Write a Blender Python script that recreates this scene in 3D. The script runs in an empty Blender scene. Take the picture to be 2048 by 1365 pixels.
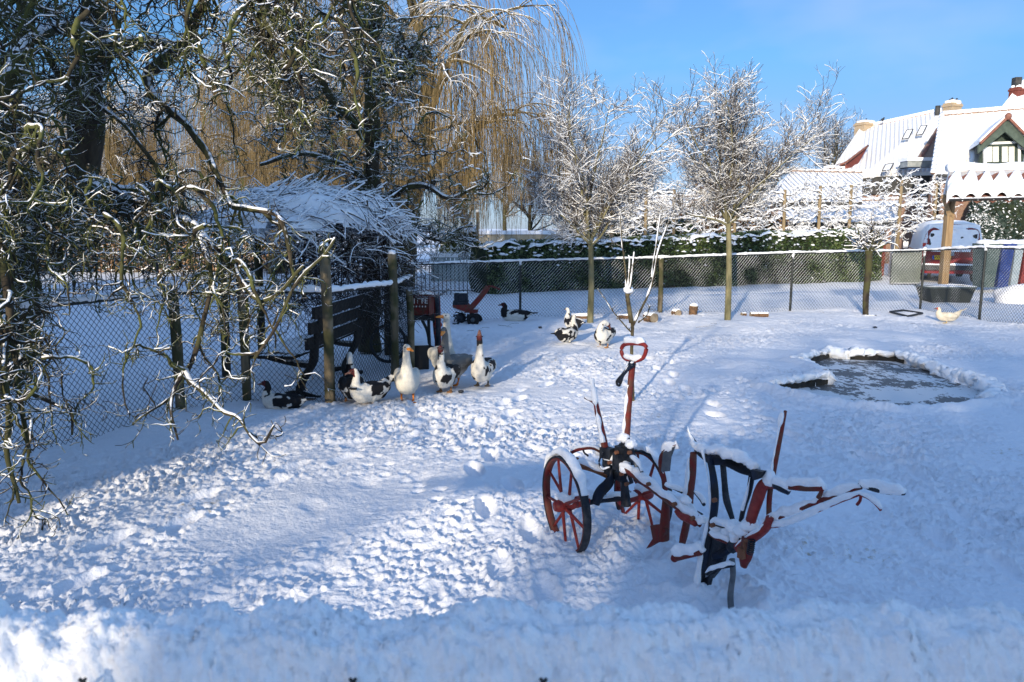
import bpy, math, random
import numpy as np
from mathutils import Vector, Matrix
R = math.radians
rng = np.random.default_rng(11)
random.seed(5)
S = bpy.context.scene
COL = S.collection

# ---------------------------------------------------------------- camera, sky, sun, exposure
EYE, PITCH, FPX = 1.8, R(8.7), 1480.0
cd = bpy.data.cameras.new("camera"); cam = bpy.data.objects.new("camera", cd); COL.objects.link(cam)
cam.location = (0, 0, EYE); cam.rotation_euler = (R(90) - PITCH, 0, 0)
cd.sensor_width = 36.0; cd.lens = 36.0 * FPX / 2048; cd.clip_start = 0.05; cd.clip_end = 2000
cd.dof.use_dof = True; cd.dof.focus_distance = 6.0; cd.dof.aperture_fstop = 6.5
S.camera = cam
SUN_AZ, SUN_EL = 21.0, 14.5          # the sun stands behind the camera, a little to the left
w = bpy.data.worlds.new("World"); S.world = w; w.use_nodes = True
nt = w.node_tree; nt.nodes.clear()
sky = nt.nodes.new("ShaderNodeTexSky"); sky.sky_type = 'NISHITA'; sky.sun_disc = False
sky.sun_elevation = R(SUN_EL); sky.sun_rotation = R(180 + SUN_AZ)
sky.air_density = 1.0; sky.dust_density = 0.3; sky.ozone_density = 3.0; sky.altitude = 0
bg = nt.nodes.new("ShaderNodeBackground"); bg.inputs[1].default_value = 0.15
out = nt.nodes.new("ShaderNodeOutputWorld")
# one thin wisp of cloud low in the sky to the right
tc = nt.nodes.new("ShaderNodeTexCoord"); mp = nt.nodes.new("ShaderNodeMapping")
mp.inputs['Scale'].default_value = (2.2, 2.2, 5.0)
cn = nt.nodes.new("ShaderNodeTexNoise"); cn.inputs['Scale'].default_value = 1.6; cn.inputs['Detail'].default_value = 4
cr_ = nt.nodes.new("ShaderNodeMapRange"); cr_.inputs[1].default_value = .50; cr_.inputs[2].default_value = .85; cr_.inputs[4].default_value = .5
mx = nt.nodes.new("ShaderNodeMixRGB"); mx.inputs[2].default_value = (1.45, 1.7, 2.2, 1)
nt.links.new(tc.outputs['Generated'], mp.inputs[0]); nt.links.new(mp.outputs[0], cn.inputs[0])
nt.links.new(cn.outputs[0], cr_.inputs[0]); nt.links.new(cr_.outputs[0], mx.inputs[0])
# the phone held the bright winter horizon down: weigh the sky by height above the horizon
sz = nt.nodes.new("ShaderNodeSeparateXYZ"); nt.links.new(tc.outputs['Generated'], sz.inputs[0])
hr = nt.nodes.new("ShaderNodeValToRGB"); E_ = hr.color_ramp.elements
E_[0].position = 0.0; E_[0].color = (.19, .25, .46, 1); E_[1].position = 1.0; E_[1].color = (1, 1, 1, 1)
for p_, c_ in ((.04, (.17, .22, .38, 1)), (.126, (.20, .235, .32, 1)), (.205, (.205, .30, .385, 1)), (.28, (.235, .325, .42, 1)), (.5, (.75, .80, .86, 1))):
    e_ = E_.new(p_); e_.color = c_
hm = nt.nodes.new("ShaderNodeMixRGB"); hm.blend_type = 'MULTIPLY'; hm.inputs[0].default_value = 1
ys = nt.nodes.new("ShaderNodeMapRange"); ys.inputs[1].default_value = -.35; ys.inputs[2].default_value = .15; nt.links.new(sz.outputs[1], ys.inputs[0])
wm = nt.nodes.new("ShaderNodeMixRGB"); wm.inputs[1].default_value = (.66, .66, .68, 1); nt.links.new(ys.outputs[0], wm.inputs[0]); nt.links.new(hr.outputs[0], wm.inputs[2])
nt.links.new(sz.outputs[2], hr.inputs[0]); nt.links.new(sky.outputs[0], hm.inputs[1]); nt.links.new(wm.outputs[0], hm.inputs[2])
nt.links.new(hm.outputs[0], mx.inputs[1]); nt.links.new(mx.outputs[0], bg.inputs[0]); nt.links.new(bg.outputs[0], out.inputs[0])
sd = bpy.data.lights.new("sun", 'SUN'); sd.energy = 2.15; sd.angle = R(0.9); sd.color = (1.0, .86, .66)
sun = bpy.data.objects.new("sun", sd); COL.objects.link(sun)
to_sun = Vector((-math.sin(R(SUN_AZ)) * math.cos(R(SUN_EL)), -math.cos(R(SUN_AZ)) * math.cos(R(SUN_EL)), math.sin(R(SUN_EL))))
sun.rotation_euler = to_sun.to_track_quat('Z', 'Y').to_euler(); sun.location = to_sun * 30
S.view_settings.view_transform = 'Standard'; S.view_settings.look = 'None'
S.view_settings.exposure = 1.5; S.view_settings.gamma = 1.0
S.cycles.max_bounces = 6; S.cycles.diffuse_bounces = 3; S.cycles.transparent_max_bounces = 8
S.cycles.use_adaptive_sampling = True

# ---------------------------------------------------------------- picture-to-place helpers
def ray(px, py):
    x = (px - 1024) / FPX; y = (682.5 - py) / FPX
    return np.array((x, y * math.sin(PITCH) + math.cos(PITCH), y * math.cos(PITCH) - math.sin(PITCH)))
def P(px, py, Y):
    r = ray(px, py); t = Y / r[1]; return np.array((r[0] * t, Y, EYE + r[2] * t))
def G(px, py, z=0.0):
    r = ray(px, py); t = (z - EYE) / r[2]; return np.array((r[0] * t, r[1] * t, z))
def rot2(x, y, a): return x * math.cos(a) - y * math.sin(a), x * math.sin(a) + y * math.cos(a)

# ---------------------------------------------------------------- noise
_perm = rng.permutation(4096)
_grad = rng.uniform(0, 2 * np.pi, 4096)
def pn(x, y, seed=0):
    xi = np.floor(x).astype(int); yi = np.floor(y).astype(int); xf = x - xi; yf = y - yi
    def g(ix, iy, dx, dy):
        h = _perm[(_perm[(ix + seed * 131) & 4095] + iy) & 4095]; a = _grad[h]
        return np.cos(a) * dx + np.sin(a) * dy
    u = xf * xf * xf * (xf * (xf * 6 - 15) + 10); v = yf * yf * yf * (yf * (yf * 6 - 15) + 10)
    a = g(xi, yi, xf, yf); b = g(xi + 1, yi, xf - 1, yf); c = g(xi, yi + 1, xf, yf - 1); d = g(xi + 1, yi + 1, xf - 1, yf - 1)
    return (a + u * (b - a) + v * ((c + u * (d - c)) - (a + u * (b - a)))) * 1.5
def wn(p, scale, seed=0, k=10):
    g = np.random.default_rng(seed); f = g.normal(0, 1, (k, 3)) * scale; ph = g.uniform(0, 6.28, k)
    return np.sin(p @ f.T + ph).sum(-1) / math.sqrt(k / 2)

# ---------------------------------------------------------------- materials
def new_mat(name):
    m = bpy.data.materials.new(name); m.use_nodes = True
    n = m.node_tree; b = n.nodes["Principled BSDF"]; return m, n, b
def c4(c): return (c[0], c[1], c[2], 1)
SNOWC = (.87, .89, .93)
def mat(name, c, rough=.7, c2=None, scale=8.0, metal=0.0, bump=0.0, snow=None, spec=.3, detail=6.0, sn_scale=14.0, sn_amp=.7, moss=None, stretch=None):
    """base colour noise c..c2, optional lying snow where the surface faces up (snow = how far it must face up)"""
    m, n, b = new_mat(name); L = n.links
    b.inputs['Roughness'].default_value = rough; b.inputs['Metallic'].default_value = metal
    b.inputs['Specular IOR Level'].default_value = spec
    tc = n.nodes.new("ShaderNodeTexCoord"); src = tc.outputs['Object']
    if stretch:
        mp = n.nodes.new("ShaderNodeMapping"); mp.inputs['Scale'].default_value = stretch; L.new(src, mp.inputs[0]); src = mp.outputs[0]
    nz = n.nodes.new("ShaderNodeTexNoise"); nz.inputs['Scale'].default_value = scale; nz.inputs['Detail'].default_value = detail
    L.new(src, nz.inputs[0])
    rp = n.nodes.new("ShaderNodeValToRGB"); rp.color_ramp.elements[0].position = .38; rp.color_ramp.elements[1].position = .62
    rp.color_ramp.elements[0].color = c4(c); rp.color_ramp.elements[1].color = c4(c2 or c); L.new(nz.outputs[0], rp.inputs[0])
    col = rp.outputs[0]
    if moss:
        nm = n.nodes.new("ShaderNodeTexNoise"); nm.inputs['Scale'].default_value = scale * .35; L.new(tc.outputs['Object'], nm.inputs[0])
        mr = n.nodes.new("ShaderNodeMapRange"); mr.inputs[1].default_value = .44; mr.inputs[2].default_value = .56; L.new(nm.outputs[0], mr.inputs[0])
        mm = n.nodes.new("ShaderNodeMixRGB"); L.new(mr.outputs[0], mm.inputs[0]); L.new(col, mm.inputs[1]); mm.inputs[2].default_value = c4(moss); col = mm.outputs[0]
    if snow is not None:
        ge = n.nodes.new("ShaderNodeNewGeometry"); sx = n.nodes.new("ShaderNodeSeparateXYZ"); L.new(ge.outputs['Normal'], sx.inputs[0])
        n2 = n.nodes.new("ShaderNodeTexNoise"); n2.inputs['Scale'].default_value = sn_scale; n2.inputs['Detail'].default_value = 4; L.new(tc.outputs['Object'], n2.inputs[0])
        ma = n.nodes.new("ShaderNodeMath"); ma.operation = 'MULTIPLY_ADD'; ma.inputs[1].default_value = sn_amp; L.new(n2.outputs[0], ma.inputs[0]); L.new(sx.outputs[2], ma.inputs[2])
        mr = n.nodes.new("ShaderNodeMapRange"); mr.inputs[1].default_value = snow + sn_amp * .5 - .06; mr.inputs[2].default_value = snow + sn_amp * .5 + .06; L.new(ma.outputs[0], mr.inputs[0])
        mm = n.nodes.new("ShaderNodeMixRGB"); L.new(mr.outputs[0], mm.inputs[0]); L.new(col, mm.inputs[1]); mm.inputs[2].default_value = c4(SNOWC); col = mm.outputs[0]
        r2 = n.nodes.new("ShaderNodeMapRange"); r2.inputs[3].default_value = rough; r2.inputs[4].default_value = .85; L.new(mr.outputs[0], r2.inputs[0]); L.new(r2.outputs[0], b.inputs['Roughness'])
    L.new(col, b.inputs['Base Color'])
    if bump:
        bp = n.nodes.new("ShaderNodeBump"); bp.inputs['Strength'].default_value = bump; bp.inputs['Distance'].default_value = .02
        L.new(nz.outputs[0], bp.inputs['Height']); L.new(bp.outputs[0], b.inputs['Normal'])
    return m
def snow_mat(name, s1=55., s2=9., d=.012, col=SNOWC):
    m, n, b = new_mat(name); L = n.links
    b.inputs['Roughness'].default_value = .75; b.inputs['Specular IOR Level'].default_value = .25
    b.inputs['Base Color'].default_value = c4(col)
    tc = n.nodes.new("ShaderNodeTexCoord")
    a = n.nodes.new("ShaderNodeTexNoise"); a.inputs['Scale'].default_value = s1; a.inputs['Detail'].default_value = 5; L.new(tc.outputs['Object'], a.inputs[0])
    c = n.nodes.new("ShaderNodeTexNoise"); c.inputs['Scale'].default_value = s2; c.inputs['Detail'].default_value = 3; L.new(tc.outputs['Object'], c.inputs[0])
    ad = n.nodes.new("ShaderNodeMath"); ad.operation = 'MULTIPLY_ADD'; ad.inputs[1].default_value = 2.0; L.new(c.outputs[0], ad.inputs[0]); L.new(a.outputs[0], ad.inputs[2])
    bp = n.nodes.new("ShaderNodeBump"); bp.inputs['Strength'].default_value = .55; bp.inputs['Distance'].default_value = d
    L.new(ad.outputs[0], bp.inputs['Height']); L.new(bp.outputs[0], b.inputs['Normal'])
    return m
M = {}
M['ledge'] = snow_mat('fresh_rail_snow', 120., 30., .006, (.95, .955, .96))
M['snow'] = snow_mat('lying_snow', col=(.77, .79, .84))
def dirty(m):
    n = m.node_tree; L = n.links; b = n.nodes["Principled BSDF"]; tc = n.nodes.new("ShaderNodeTexCoord")
    a = n.nodes.new("ShaderNodeTexNoise"); a.inputs['Scale'].default_value = .8; a.inputs['Detail'].default_value = 3; L.new(tc.outputs['Object'], a.inputs[0])
    c = n.nodes.new("ShaderNodeTexNoise"); c.inputs['Scale'].default_value = 26; c.inputs['Detail'].default_value = 4; L.new(tc.outputs['Object'], c.inputs[0])
    r1 = n.nodes.new("ShaderNodeMapRange"); r1.inputs[1].default_value = .60; r1.inputs[2].default_value = .72; L.new(a.outputs[0], r1.inputs[0])
    r2 = n.nodes.new("ShaderNodeMapRange"); r2.inputs[1].default_value = .56; r2.inputs[2].default_value = .70; L.new(c.outputs[0], r2.inputs[0])
    mu = n.nodes.new("ShaderNodeMath"); mu.operation = 'MULTIPLY'; L.new(r1.outputs[0], mu.inputs[0]); L.new(r2.outputs[0], mu.inputs[1])
    mm = n.nodes.new("ShaderNodeMixRGB"); mm.inputs[1].default_value = (.77, .79, .84, 1); mm.inputs[2].default_value = (.42, .34, .22, 1); L.new(mu.outputs[0], mm.inputs[0]); L.new(mm.outputs[0], b.inputs['Base Color'])
dirty(M['snow'])
M['fluff'] = snow_mat('fluffy_snow', 90., 22., .008, (.89, .91, .94))
M['far_snow'] = snow_mat('smooth_snow', 3., .6, .05)
M['mossy'] = mat('mossy_bark', (.018, .015, .011), .9, (.050, .043, .024), 14, bump=.6, snow=.66, moss=(.080, .090, .028), sn_scale=22, sn_amp=.9)
M['darkbark'] = mat('dark_bark', (.018, .014, .011), .9, (.06, .048, .032), 10, bump=.8, snow=.62, stretch=(1, 1, .3), moss=(.055, .055, .022))
M['twig'] = mat('dark_twig', (.022, .017, .013), .9, (.06, .045, .032), 20, snow=.35, sn_scale=18, sn_amp=.9)
M['youngbark'] = mat('young_bark', (.10, .095, .05), .85, (.20, .18, .10), 12, bump=.4, snow=.6, stretch=(1, 1, .3))
M['youngtwig'] = mat('snowy_twig', (.05, .04, .032), .9, (.10, .08, .06), 20, snow=.38, sn_scale=12, sn_amp=.9)
M['willowbark'] = mat('willow_bark', (.05, .04, .018), .9, (.13, .105, .05), 6, bump=.8, snow=.6, stretch=(1, 1, .25))
M['willowtwig'] = mat('willow_strand', (.11, .078, .034), .8, (.25, .175, .075), 1.6, snow=.55, sn_scale=5, sn_amp=.8)
M['fartwig'] = mat('far_twig', (.035, .032, .032), .9, (.07, .06, .055), 3, snow=.35, sn_scale=3)
M['red'] = mat('red_paint', (.19, .014, .012), .5, (.27, .03, .022), 25, bump=.2, spec=.4)
M['redrust'] = mat('worn_red_paint', (.16, .014, .012), .6, (.11, .04, .026), 18, bump=.3)
M['black'] = mat('black_iron', (.010, .014, .022), .55, (.03, .035, .045), 25, bump=.4, metal=.2)
M['blueblack'] = mat('blue_black_iron', (.012, .022, .045), .5, (.02, .02, .022), 14, bump=.4, metal=.3)
M['steel'] = mat('worn_steel', (.10, .11, .12), .45, (.18, .19, .20), 12, metal=.5)
M['brown'] = mat('brown_iron', (.16, .06, .03), .7, (.24, .10, .05), 20, bump=.3)
M['wire'] = mat('green_wire', (.015, .022, .022), .5, (.03, .035, .035), 30, metal=.2)
M['rail'] = mat('fence_rail', (.02, .025, .028), .5, (.04, .045, .045), 8, metal=.3, snow=.5)
M['postwood'] = mat('grey_wood_post', (.09, .075, .05), .9, (.19, .155, .10), 12, bump=.6, snow=.7, stretch=(1, 1, .15), moss=(.055, .055, .025))
M['darkwood'] = mat('dark_bench_wood', (.012, .011, .011), .7, (.03, .027, .025), 10, bump=.3, snow=.8, stretch=(1, 1, .2))
M['lightwood'] = mat('pale_timber', (.22, .145, .075), .7, (.32, .22, .12), 6, bump=.3, stretch=(3, 3, .3))
M['ironfence'] = mat('iron_railing', (.02, .02, .022), .6, snow=.6)
M['tyre'] = mat('tyre_rubber', (.012, .012, .013), .85)
M['logbark'] = mat('log_bark', (.07, .045, .03), .9, (.17, .095, .05), 18, bump=.8, snow=.55)
M['logend'] = mat('log_end', (.20, .16, .11), .8, (.30, .24, .17), 12)
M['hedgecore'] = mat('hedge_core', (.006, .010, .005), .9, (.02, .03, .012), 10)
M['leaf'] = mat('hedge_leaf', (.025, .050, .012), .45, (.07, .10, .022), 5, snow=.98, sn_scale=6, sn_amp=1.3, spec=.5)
M['fir'] = mat('dark_evergreen', (.012, .028, .022), .6, (.03, .05, .04), 5, snow=.50, sn_scale=5, sn_amp=1.1)
M['beech'] = mat('brown_beech', (.16, .09, .05), .8, (.30, .19, .11), 4, snow=.6, sn_scale=5, sn_amp=.9)

# ---------------------------------------------------------------- mesh builder
def unit(v): return v / np.maximum(np.linalg.norm(v, axis=-1, keepdims=True), 1e-9)
ORIG = {}
class MB:
    def __init__(s): s.v = []; s.f = []; s.n = 0
    def add(s, V, F, mi=0):
        V = np.asarray(V, float).reshape(-1, 3); s.v.append(V); o = s.n; s.n += len(V)
        for f in (F if isinstance(F, list) else [F]):
            f = np.asarray(f, int)
            if f.ndim == 1: f = f[None]
            if len(f): s.f.append((f + o, mi))
        return s
    def tubes(s, Pa, Ra, sides=5, flat=None, mi=0, cap=True, up=None):
        """Pa (N,k,3), Ra (N,k); flat = (across, upright) multipliers"""
        Pa = np.asarray(Pa, float); Ra = np.asarray(Ra, float)
        if Pa.ndim == 2: Pa = Pa[None]
        N, k, _ = Pa.shape
        if Ra.ndim == 0: Ra = np.full((N, k), float(Ra))
        if Ra.ndim == 1: Ra = np.broadcast_to(Ra if len(Ra) == k else Ra[:, None], (N, k))
        T = unit(np.gradient(Pa, axis=1))
        ref = np.zeros((N, 1, 3)); mz = np.abs(T[..., 2]).mean(1)
        ref[:, 0, 2] = 1
        st = mz > .86; ref[st, 0] = (.93, .36, .05)
        if up is not None: ref[:] = np.asarray(up)
        U = unit(np.cross(T, ref)); W = np.cross(U, T)
        a = np.arange(sides) * 2 * np.pi / sides + .3
        fa, fb = flat or (1, 1)
        V = Pa[:, :, None] + Ra[:, :, None, None] * (np.cos(a)[:, None] * fa * U[:, :, None] + np.sin(a)[:, None] * fb * W[:, :, None])
        I = np.arange(N * k * sides).reshape(N, k, sides); J = np.roll(I, -1, 2)
        q = np.stack([I[:, :-1], J[:, :-1], J[:, 1:], I[:, 1:]], -1).reshape(-1, 4)
        F = [q]
        if cap: F += [I[:, 0, ::-1].reshape(N, sides), I[:, -1].reshape(N, sides)]
        return s.add(V, F, mi)
    def box(s, c, d, rz=0, M3=None, mi=0):
        x, y, z = np.array(d) / 2
        V = np.array([[-x, -y, -z], [x, -y, -z], [x, y, -z], [-x, y, -z], [-x, -y, z], [x, -y, z], [x, y, z], [-x, y, z]])
        if M3 is not None: V = V @ np.array(M3).T
        if rz: V[:, 0], V[:, 1] = rot2(V[:, 0].copy(), V[:, 1].copy(), rz)
        return s.add(V + np.array(c), np.array([[0, 3, 2, 1], [4, 5, 6, 7], [0, 1, 5, 4], [1, 2, 6, 5], [2, 3, 7, 6], [3, 0, 4, 7]]), mi)
    def slab(s, pts, th, mi=0, direction=None):
        """a polygon of points given a thickness along its normal"""
        p = np.array(pts, float); n = unit(np.cross(p[1] - p[0], p[2] - p[0])) if direction is None else np.array(direction, float)
        k = len(p); F = [np.arange(k)[::-1], np.arange(k) + k]
        q = np.array([[i, (i + 1) % k, (i + 1) % k + k, i + k] for i in range(k)])
        return s.add(np.vstack([p, p + n * th]), F + [q], mi)
    def ball(s, c, r, nu=12, nv=8, mi=0, rough=0, seed=0):
        th = np.linspace(0, np.pi, nv + 1)[1:-1]; ph = np.arange(nu) * 2 * np.pi / nu
        V = np.array([[math.sin(t) * math.cos(p), math.sin(t) * math.sin(p), math.cos(t)] for t in th for p in ph] + [[0, 0, 1], [0, 0, -1]])
        if rough: V = V * (1 + rough * wn(V, 3, seed))[:, None]
        V = V * np.array(r) + np.array(c); n = len(V)
        I = np.arange(nu * (nv - 1)).reshape(nv - 1, nu); J = np.roll(I, -1, 1)
        q = np.stack([I[:-1], I[1:], J[1:], J[:-1]], -1).reshape(-1, 4)
        t1 = np.stack([I[0], J[0], np.full(nu, n - 2)], -1); t2 = np.stack([J[-1], I[-1], np.full(nu, n - 1)], -1)
        return s.add(V, [q, t1, t2], mi)
    def ring(s, c, r, tr, ax, seg=40, sides=6, flat=None, mi=0, arc=(0, 2 * math.pi)):
        """a hoop of radius r about the axis ax"""
        ax = unit(np.array(ax, float)); u = unit(np.cross(ax, (0, 0, 1.0))) if abs(ax[2]) < .95 else np.array((1., 0, 0)); v = np.cross(u, ax)
        a = np.linspace(arc[0], arc[1], seg + 1)
        b = np.arange(sides) * 2 * np.pi / sides + .4; fa, fb = flat or (1, 1)
        rad = np.cos(a)[:, None] * u + np.sin(a)[:, None] * v
        V = np.array(c) + rad[:, None] * (r + tr * fb * np.sin(b))[None, :, None] + (tr * fa * np.cos(b))[None, :, None] * ax
        I = np.arange((seg + 1) * sides).reshape(seg + 1, sides); J = np.roll(I, -1, 1)
        return s.add(V, np.stack([I[:-1], I[1:], J[1:], J[:-1]], -1).reshape(-1, 4), mi)
    def grid(s, X, Y, Z, mi=0):
        a, b = X.shape; I = np.arange(a * b).reshape(a, b)
        return s.add(np.stack([X, Y, Z], -1), np.stack([I[:-1, :-1], I[:-1, 1:], I[1:, 1:], I[1:, :-1]], -1).reshape(-1, 4), mi)
    def leaves(s, C, size, nrm=None, mi=0, asp=.6):
        n = len(C); d = rng.normal(0, 1, (n, 3)) if nrm is None else nrm + rng.normal(0, .7, (n, 3))
        d = unit(d); u = unit(np.cross(d, rng.normal(0, 1, (n, 3)))); v = np.cross(d, u)
        sz = (size * rng.uniform(.6, 1.3, n))[:, None]
        V = np.stack([C - u * sz, C - v * sz * asp, C + u * sz, C + v * sz * asp], 1)
        return s.add(V, np.arange(4 * n).reshape(n, 4), mi)
    def build(s, name, mats, parent=None, smooth=True):
        me = bpy.data.meshes.new(name); V = np.concatenate(s.v)
        if parent is not None: V = V - np.array(ORIG.get(parent.name, (0, 0, 0)))
        tot = np.concatenate([np.full(len(f), f.shape[1]) for f, _ in s.f]); loops = np.concatenate([f.ravel() for f, _ in s.f])
        me.vertices.add(len(V)); me.vertices.foreach_set('co', V.ravel())
        me.loops.add(len(loops)); me.loops.foreach_set('vertex_index', loops.astype(np.int32))
        me.polygons.add(len(tot)); st = np.concatenate([[0], np.cumsum(tot)[:-1]])
        me.polygons.foreach_set('loop_start', st.astype(np.int32))
        mi = np.concatenate([np.full(len(f), m) for f, m in s.f]); me.polygons.foreach_set('material_index', mi.astype(np.int32))
        me.polygons.foreach_set('use_smooth', np.full(len(tot), bool(smooth)))
        for m in (mats if isinstance(mats, (list, tuple)) else [mats]): me.materials.append(m)
        me.update(calc_edges=True)
        o = bpy.data.objects.new(name, me); COL.objects.link(o)
        if parent is not None: o.parent = parent; ORIG[o.name] = ORIG.get(parent.name, (0, 0, 0))
        return o
def tag(o, label=None, cat=None, group=None, kind=None):
    for k, v in (('label', label), ('category', cat), ('group', group), ('kind', kind)):
        if v: o[k] = v
    return o
def thing(name, label, cat, loc=(0, 0, 0), group=None, kind=None):
    o = bpy.data.objects.new(name, None); COL.objects.link(o); o.empty_display_size = .1
    o.location = tuple(float(a) for a in loc); ORIG[o.name] = tuple(float(a) for a in loc)
    return tag(o, label, cat, group, kind)
def copy_thing(o, loc, rz=0, sc=1.0, label=None):
    c = o.copy(); COL.objects.link(c); c.location = tuple(float(a) for a in loc); c.rotation_euler = (0, 0, rz)
    c.scale = (sc, sc, sc) if np.isscalar(sc) else sc
    if label: c['label'] = label
    for ch in list(o.children):
        d = ch.copy(); COL.objects.link(d); d.parent = c
        for g in list(ch.children):
            e = g.copy(); COL.objects.link(e); e.parent = d
    return c

# ---------------------------------------------------------------- paths and branching
def line(pts, n=None, step=None, smooth=True):
    p = np.array(pts, float)
    if len(p) == 2: smooth = False
    if smooth:
        q = np.vstack([2 * p[0] - p[1], p, 2 * p[-1] - p[-2]]); o = []
        for i in range(1, len(q) - 2):
            t = np.linspace(0, 1, 9)[:-1, None]
            o.append(.5 * ((2 * q[i]) + (-q[i - 1] + q[i + 1]) * t + (2 * q[i - 1] - 5 * q[i] + 4 * q[i + 1] - q[i + 2]) * t ** 2 + (-q[i - 1] + 3 * q[i] - 3 * q[i + 1] + q[i + 2]) * t ** 3))
        p = np.vstack(o + [p[-1:]])
    d = np.concatenate([[0], np.cumsum(np.linalg.norm(np.diff(p, axis=0), axis=1))])
    if step: n = max(2, int(d[-1] / step) + 1)
    t = np.linspace(0, d[-1], n or 12)
    return np.stack([np.interp(t, d, p[:, i]) for i in range(3)], 1)
def walk(st, dr, steps, length, g=(0, 0, 0), wig=.3, smooth=0.0):
    N = len(st); d = unit(np.array(dr, float)); p = np.array(st, float); L = np.broadcast_to(np.asarray(length, float), (N,))[:, None] / steps
    o = [p.copy()]; g = np.array(g, float); dv = np.zeros((N, 3))
    for i in range(steps):
        dv = dv * smooth + rng.normal(0, wig, (N, 3)) * (1 - smooth * .5)
        d = unit(d + dv + g); p = p + d * L; o.append(p.copy())
    return np.stack(o, 1)
def kids(Pa, Ra, n, t0=.15, spread=1.0, along=.6, t1=1.0):
    """n random children on every path: starts, directions, parent radius"""
    N, k, _ = Pa.shape; idx = np.repeat(np.arange(N), n); t = rng.uniform(t0, t1, N * n) * (k - 1)
    i = np.minimum(t.astype(int), k - 2); f = (t - i)[:, None]
    st = Pa[idx, i] * (1 - f) + Pa[idx, i + 1] * f; T = unit(Pa[idx, i + 1] - Pa[idx, i])
    rd = rng.normal(0, 1, (N * n, 3)); rd -= (rd * T).sum(1, keepdims=True) * T; rd = unit(rd)
    return st, unit(T * along + rd * spread), Ra[idx, i] * (1 - f[:, 0]) + Ra[idx, i + 1] * f[:, 0]
def taper(r0, r1, k):
    r0 = np.atleast_1d(r0)[:, None]; r1 = np.atleast_1d(r1)[:, None]; return r0 + (r1 - r0) * np.linspace(0, 1, k)[None]
def snowcaps(mb, Pa, Ra, h, sides=6, w=1.0, gap=.0, seed=0, thr=.82, nscale=None, gf=20.):
    """lumpy snow lying along the upper side of branches and bars; h = depth"""
    if Pa.ndim == 2: Pa = Pa[None]; Ra = np.broadcast_to(np.asarray(Ra, float), (1, Pa.shape[1]))
    T = unit(np.gradient(Pa, axis=1)); hz = np.clip((thr - np.abs(T[..., 2])) / .3, 0, 1)
    nz = rng.uniform(.65, 1.25, Pa.shape[:2]) if nscale is None else (1 + .17 * wn(Pa, nscale, seed) + .06 * wn(Pa, nscale * 3, seed + 1)) * np.clip(np.minimum(np.linspace(0, 1, Pa.shape[1]), np.linspace(1, 0, Pa.shape[1])) * 9, .25, 1) ** .5
    if gap: nz = nz * np.clip((wn(Pa, gf, seed + 3) - gap + 1) * 3, 0, 1)
    hh = h * hz * np.clip(nz, 0, 2)
    Q = Pa.copy(); Q[..., 2] += Ra * .55 + hh * .3
    rr = np.maximum(hh * .62 + Ra * .15 * hz, Ra * .05)
    N, k, _ = Q.shape; U = unit(np.cross(T, np.array((0, 0, 1.0)) + 1e-4)); W = np.cross(U, T)
    a = np.arange(sides) * 2 * np.pi / sides
    wd = (Ra * .98 * w * np.clip(hz * 3, .3, 1) + hh * .22 * hz)
    V = Q[:, :, None] + np.cos(a)[:, None] * wd[..., None, None] * U[:, :, None] + np.sin(a)[:, None] * rr[..., None, None] * W[:, :, None]
    if nscale: V = V + (h * .12) * np.stack([wn(V, nscale * 2.2, seed + 5), wn(V, nscale * 2.2, seed + 6), wn(V, nscale * 2.2, seed + 7)], -1) * hz[..., None, None]
    I = np.arange(N * k * sides).reshape(N, k, sides); J = np.roll(I, -1, 2)
    mb.add(V, [np.stack([I[:, :-1], J[:, :-1], J[:, 1:], I[:, 1:]], -1).reshape(-1, 4), I[:, 0, ::-1].reshape(N, sides), I[:, -1].reshape(N, sides)])
# ---------------------------------------------------------------- ground
POND = np.array([G(*p)[:2] for p in [(1540, 776), (1596, 765), (1655, 757), (1640, 742), (1592, 723), (1663, 704), (1700, 709), (1790, 712), (1858, 731), (1912, 748), (1965, 767), (1996, 786), (1972, 801), (1885, 810), (1800, 813), (1700, 807), (1612, 795)]])
def inpoly(x, y, poly):
    c = np.zeros(x.shape, bool); n = len(poly)
    for i in range(n):
        x0, y0 = poly[i]; x1, y1 = poly[i - 1]
        c ^= ((y0 > y) != (y1 > y)) & (x < (x1 - x0) * (y - y0) / (y1 - y0 + 1e-12) + x0)
    return c
def dpoly(x, y, poly):
    d = np.full(x.shape, 1e9); n = len(poly)
    for i in range(n):
        a = poly[i - 1]; b = poly[i]; ab = b - a; t = np.clip(((x - a[0]) * ab[0] + (y - a[1]) * ab[1]) / (ab @ ab), 0, 1)
        d = np.minimum(d, np.hypot(x - a[0] - t * ab[0], y - a[1] - t * ab[1]))
    return d
FL = [(-4.6, 3.4), (-4.25, 4.5), (-3.93, 5.48), (-3.62, 6.5), (-3.32, 7.22), (-2.77, 7.55), (-1.87, 7.42), (-1.40, 8.69), (-1.37, 10.05)]
FB = [(-1.95, 13.9), (.17, 15.2), (3.1, 15.45), (6.1, 16.15), (9.06, 16.35)]
FR = [(9.06, 16.35), (9.22, 14.5), (9.7, 12.6), (10.6, 9.0)]
YARD = np.array([(-4.6, 0.0)] + FL + FB + FR[1:] + [(11.5, 5), (11.5, 0)])
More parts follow.
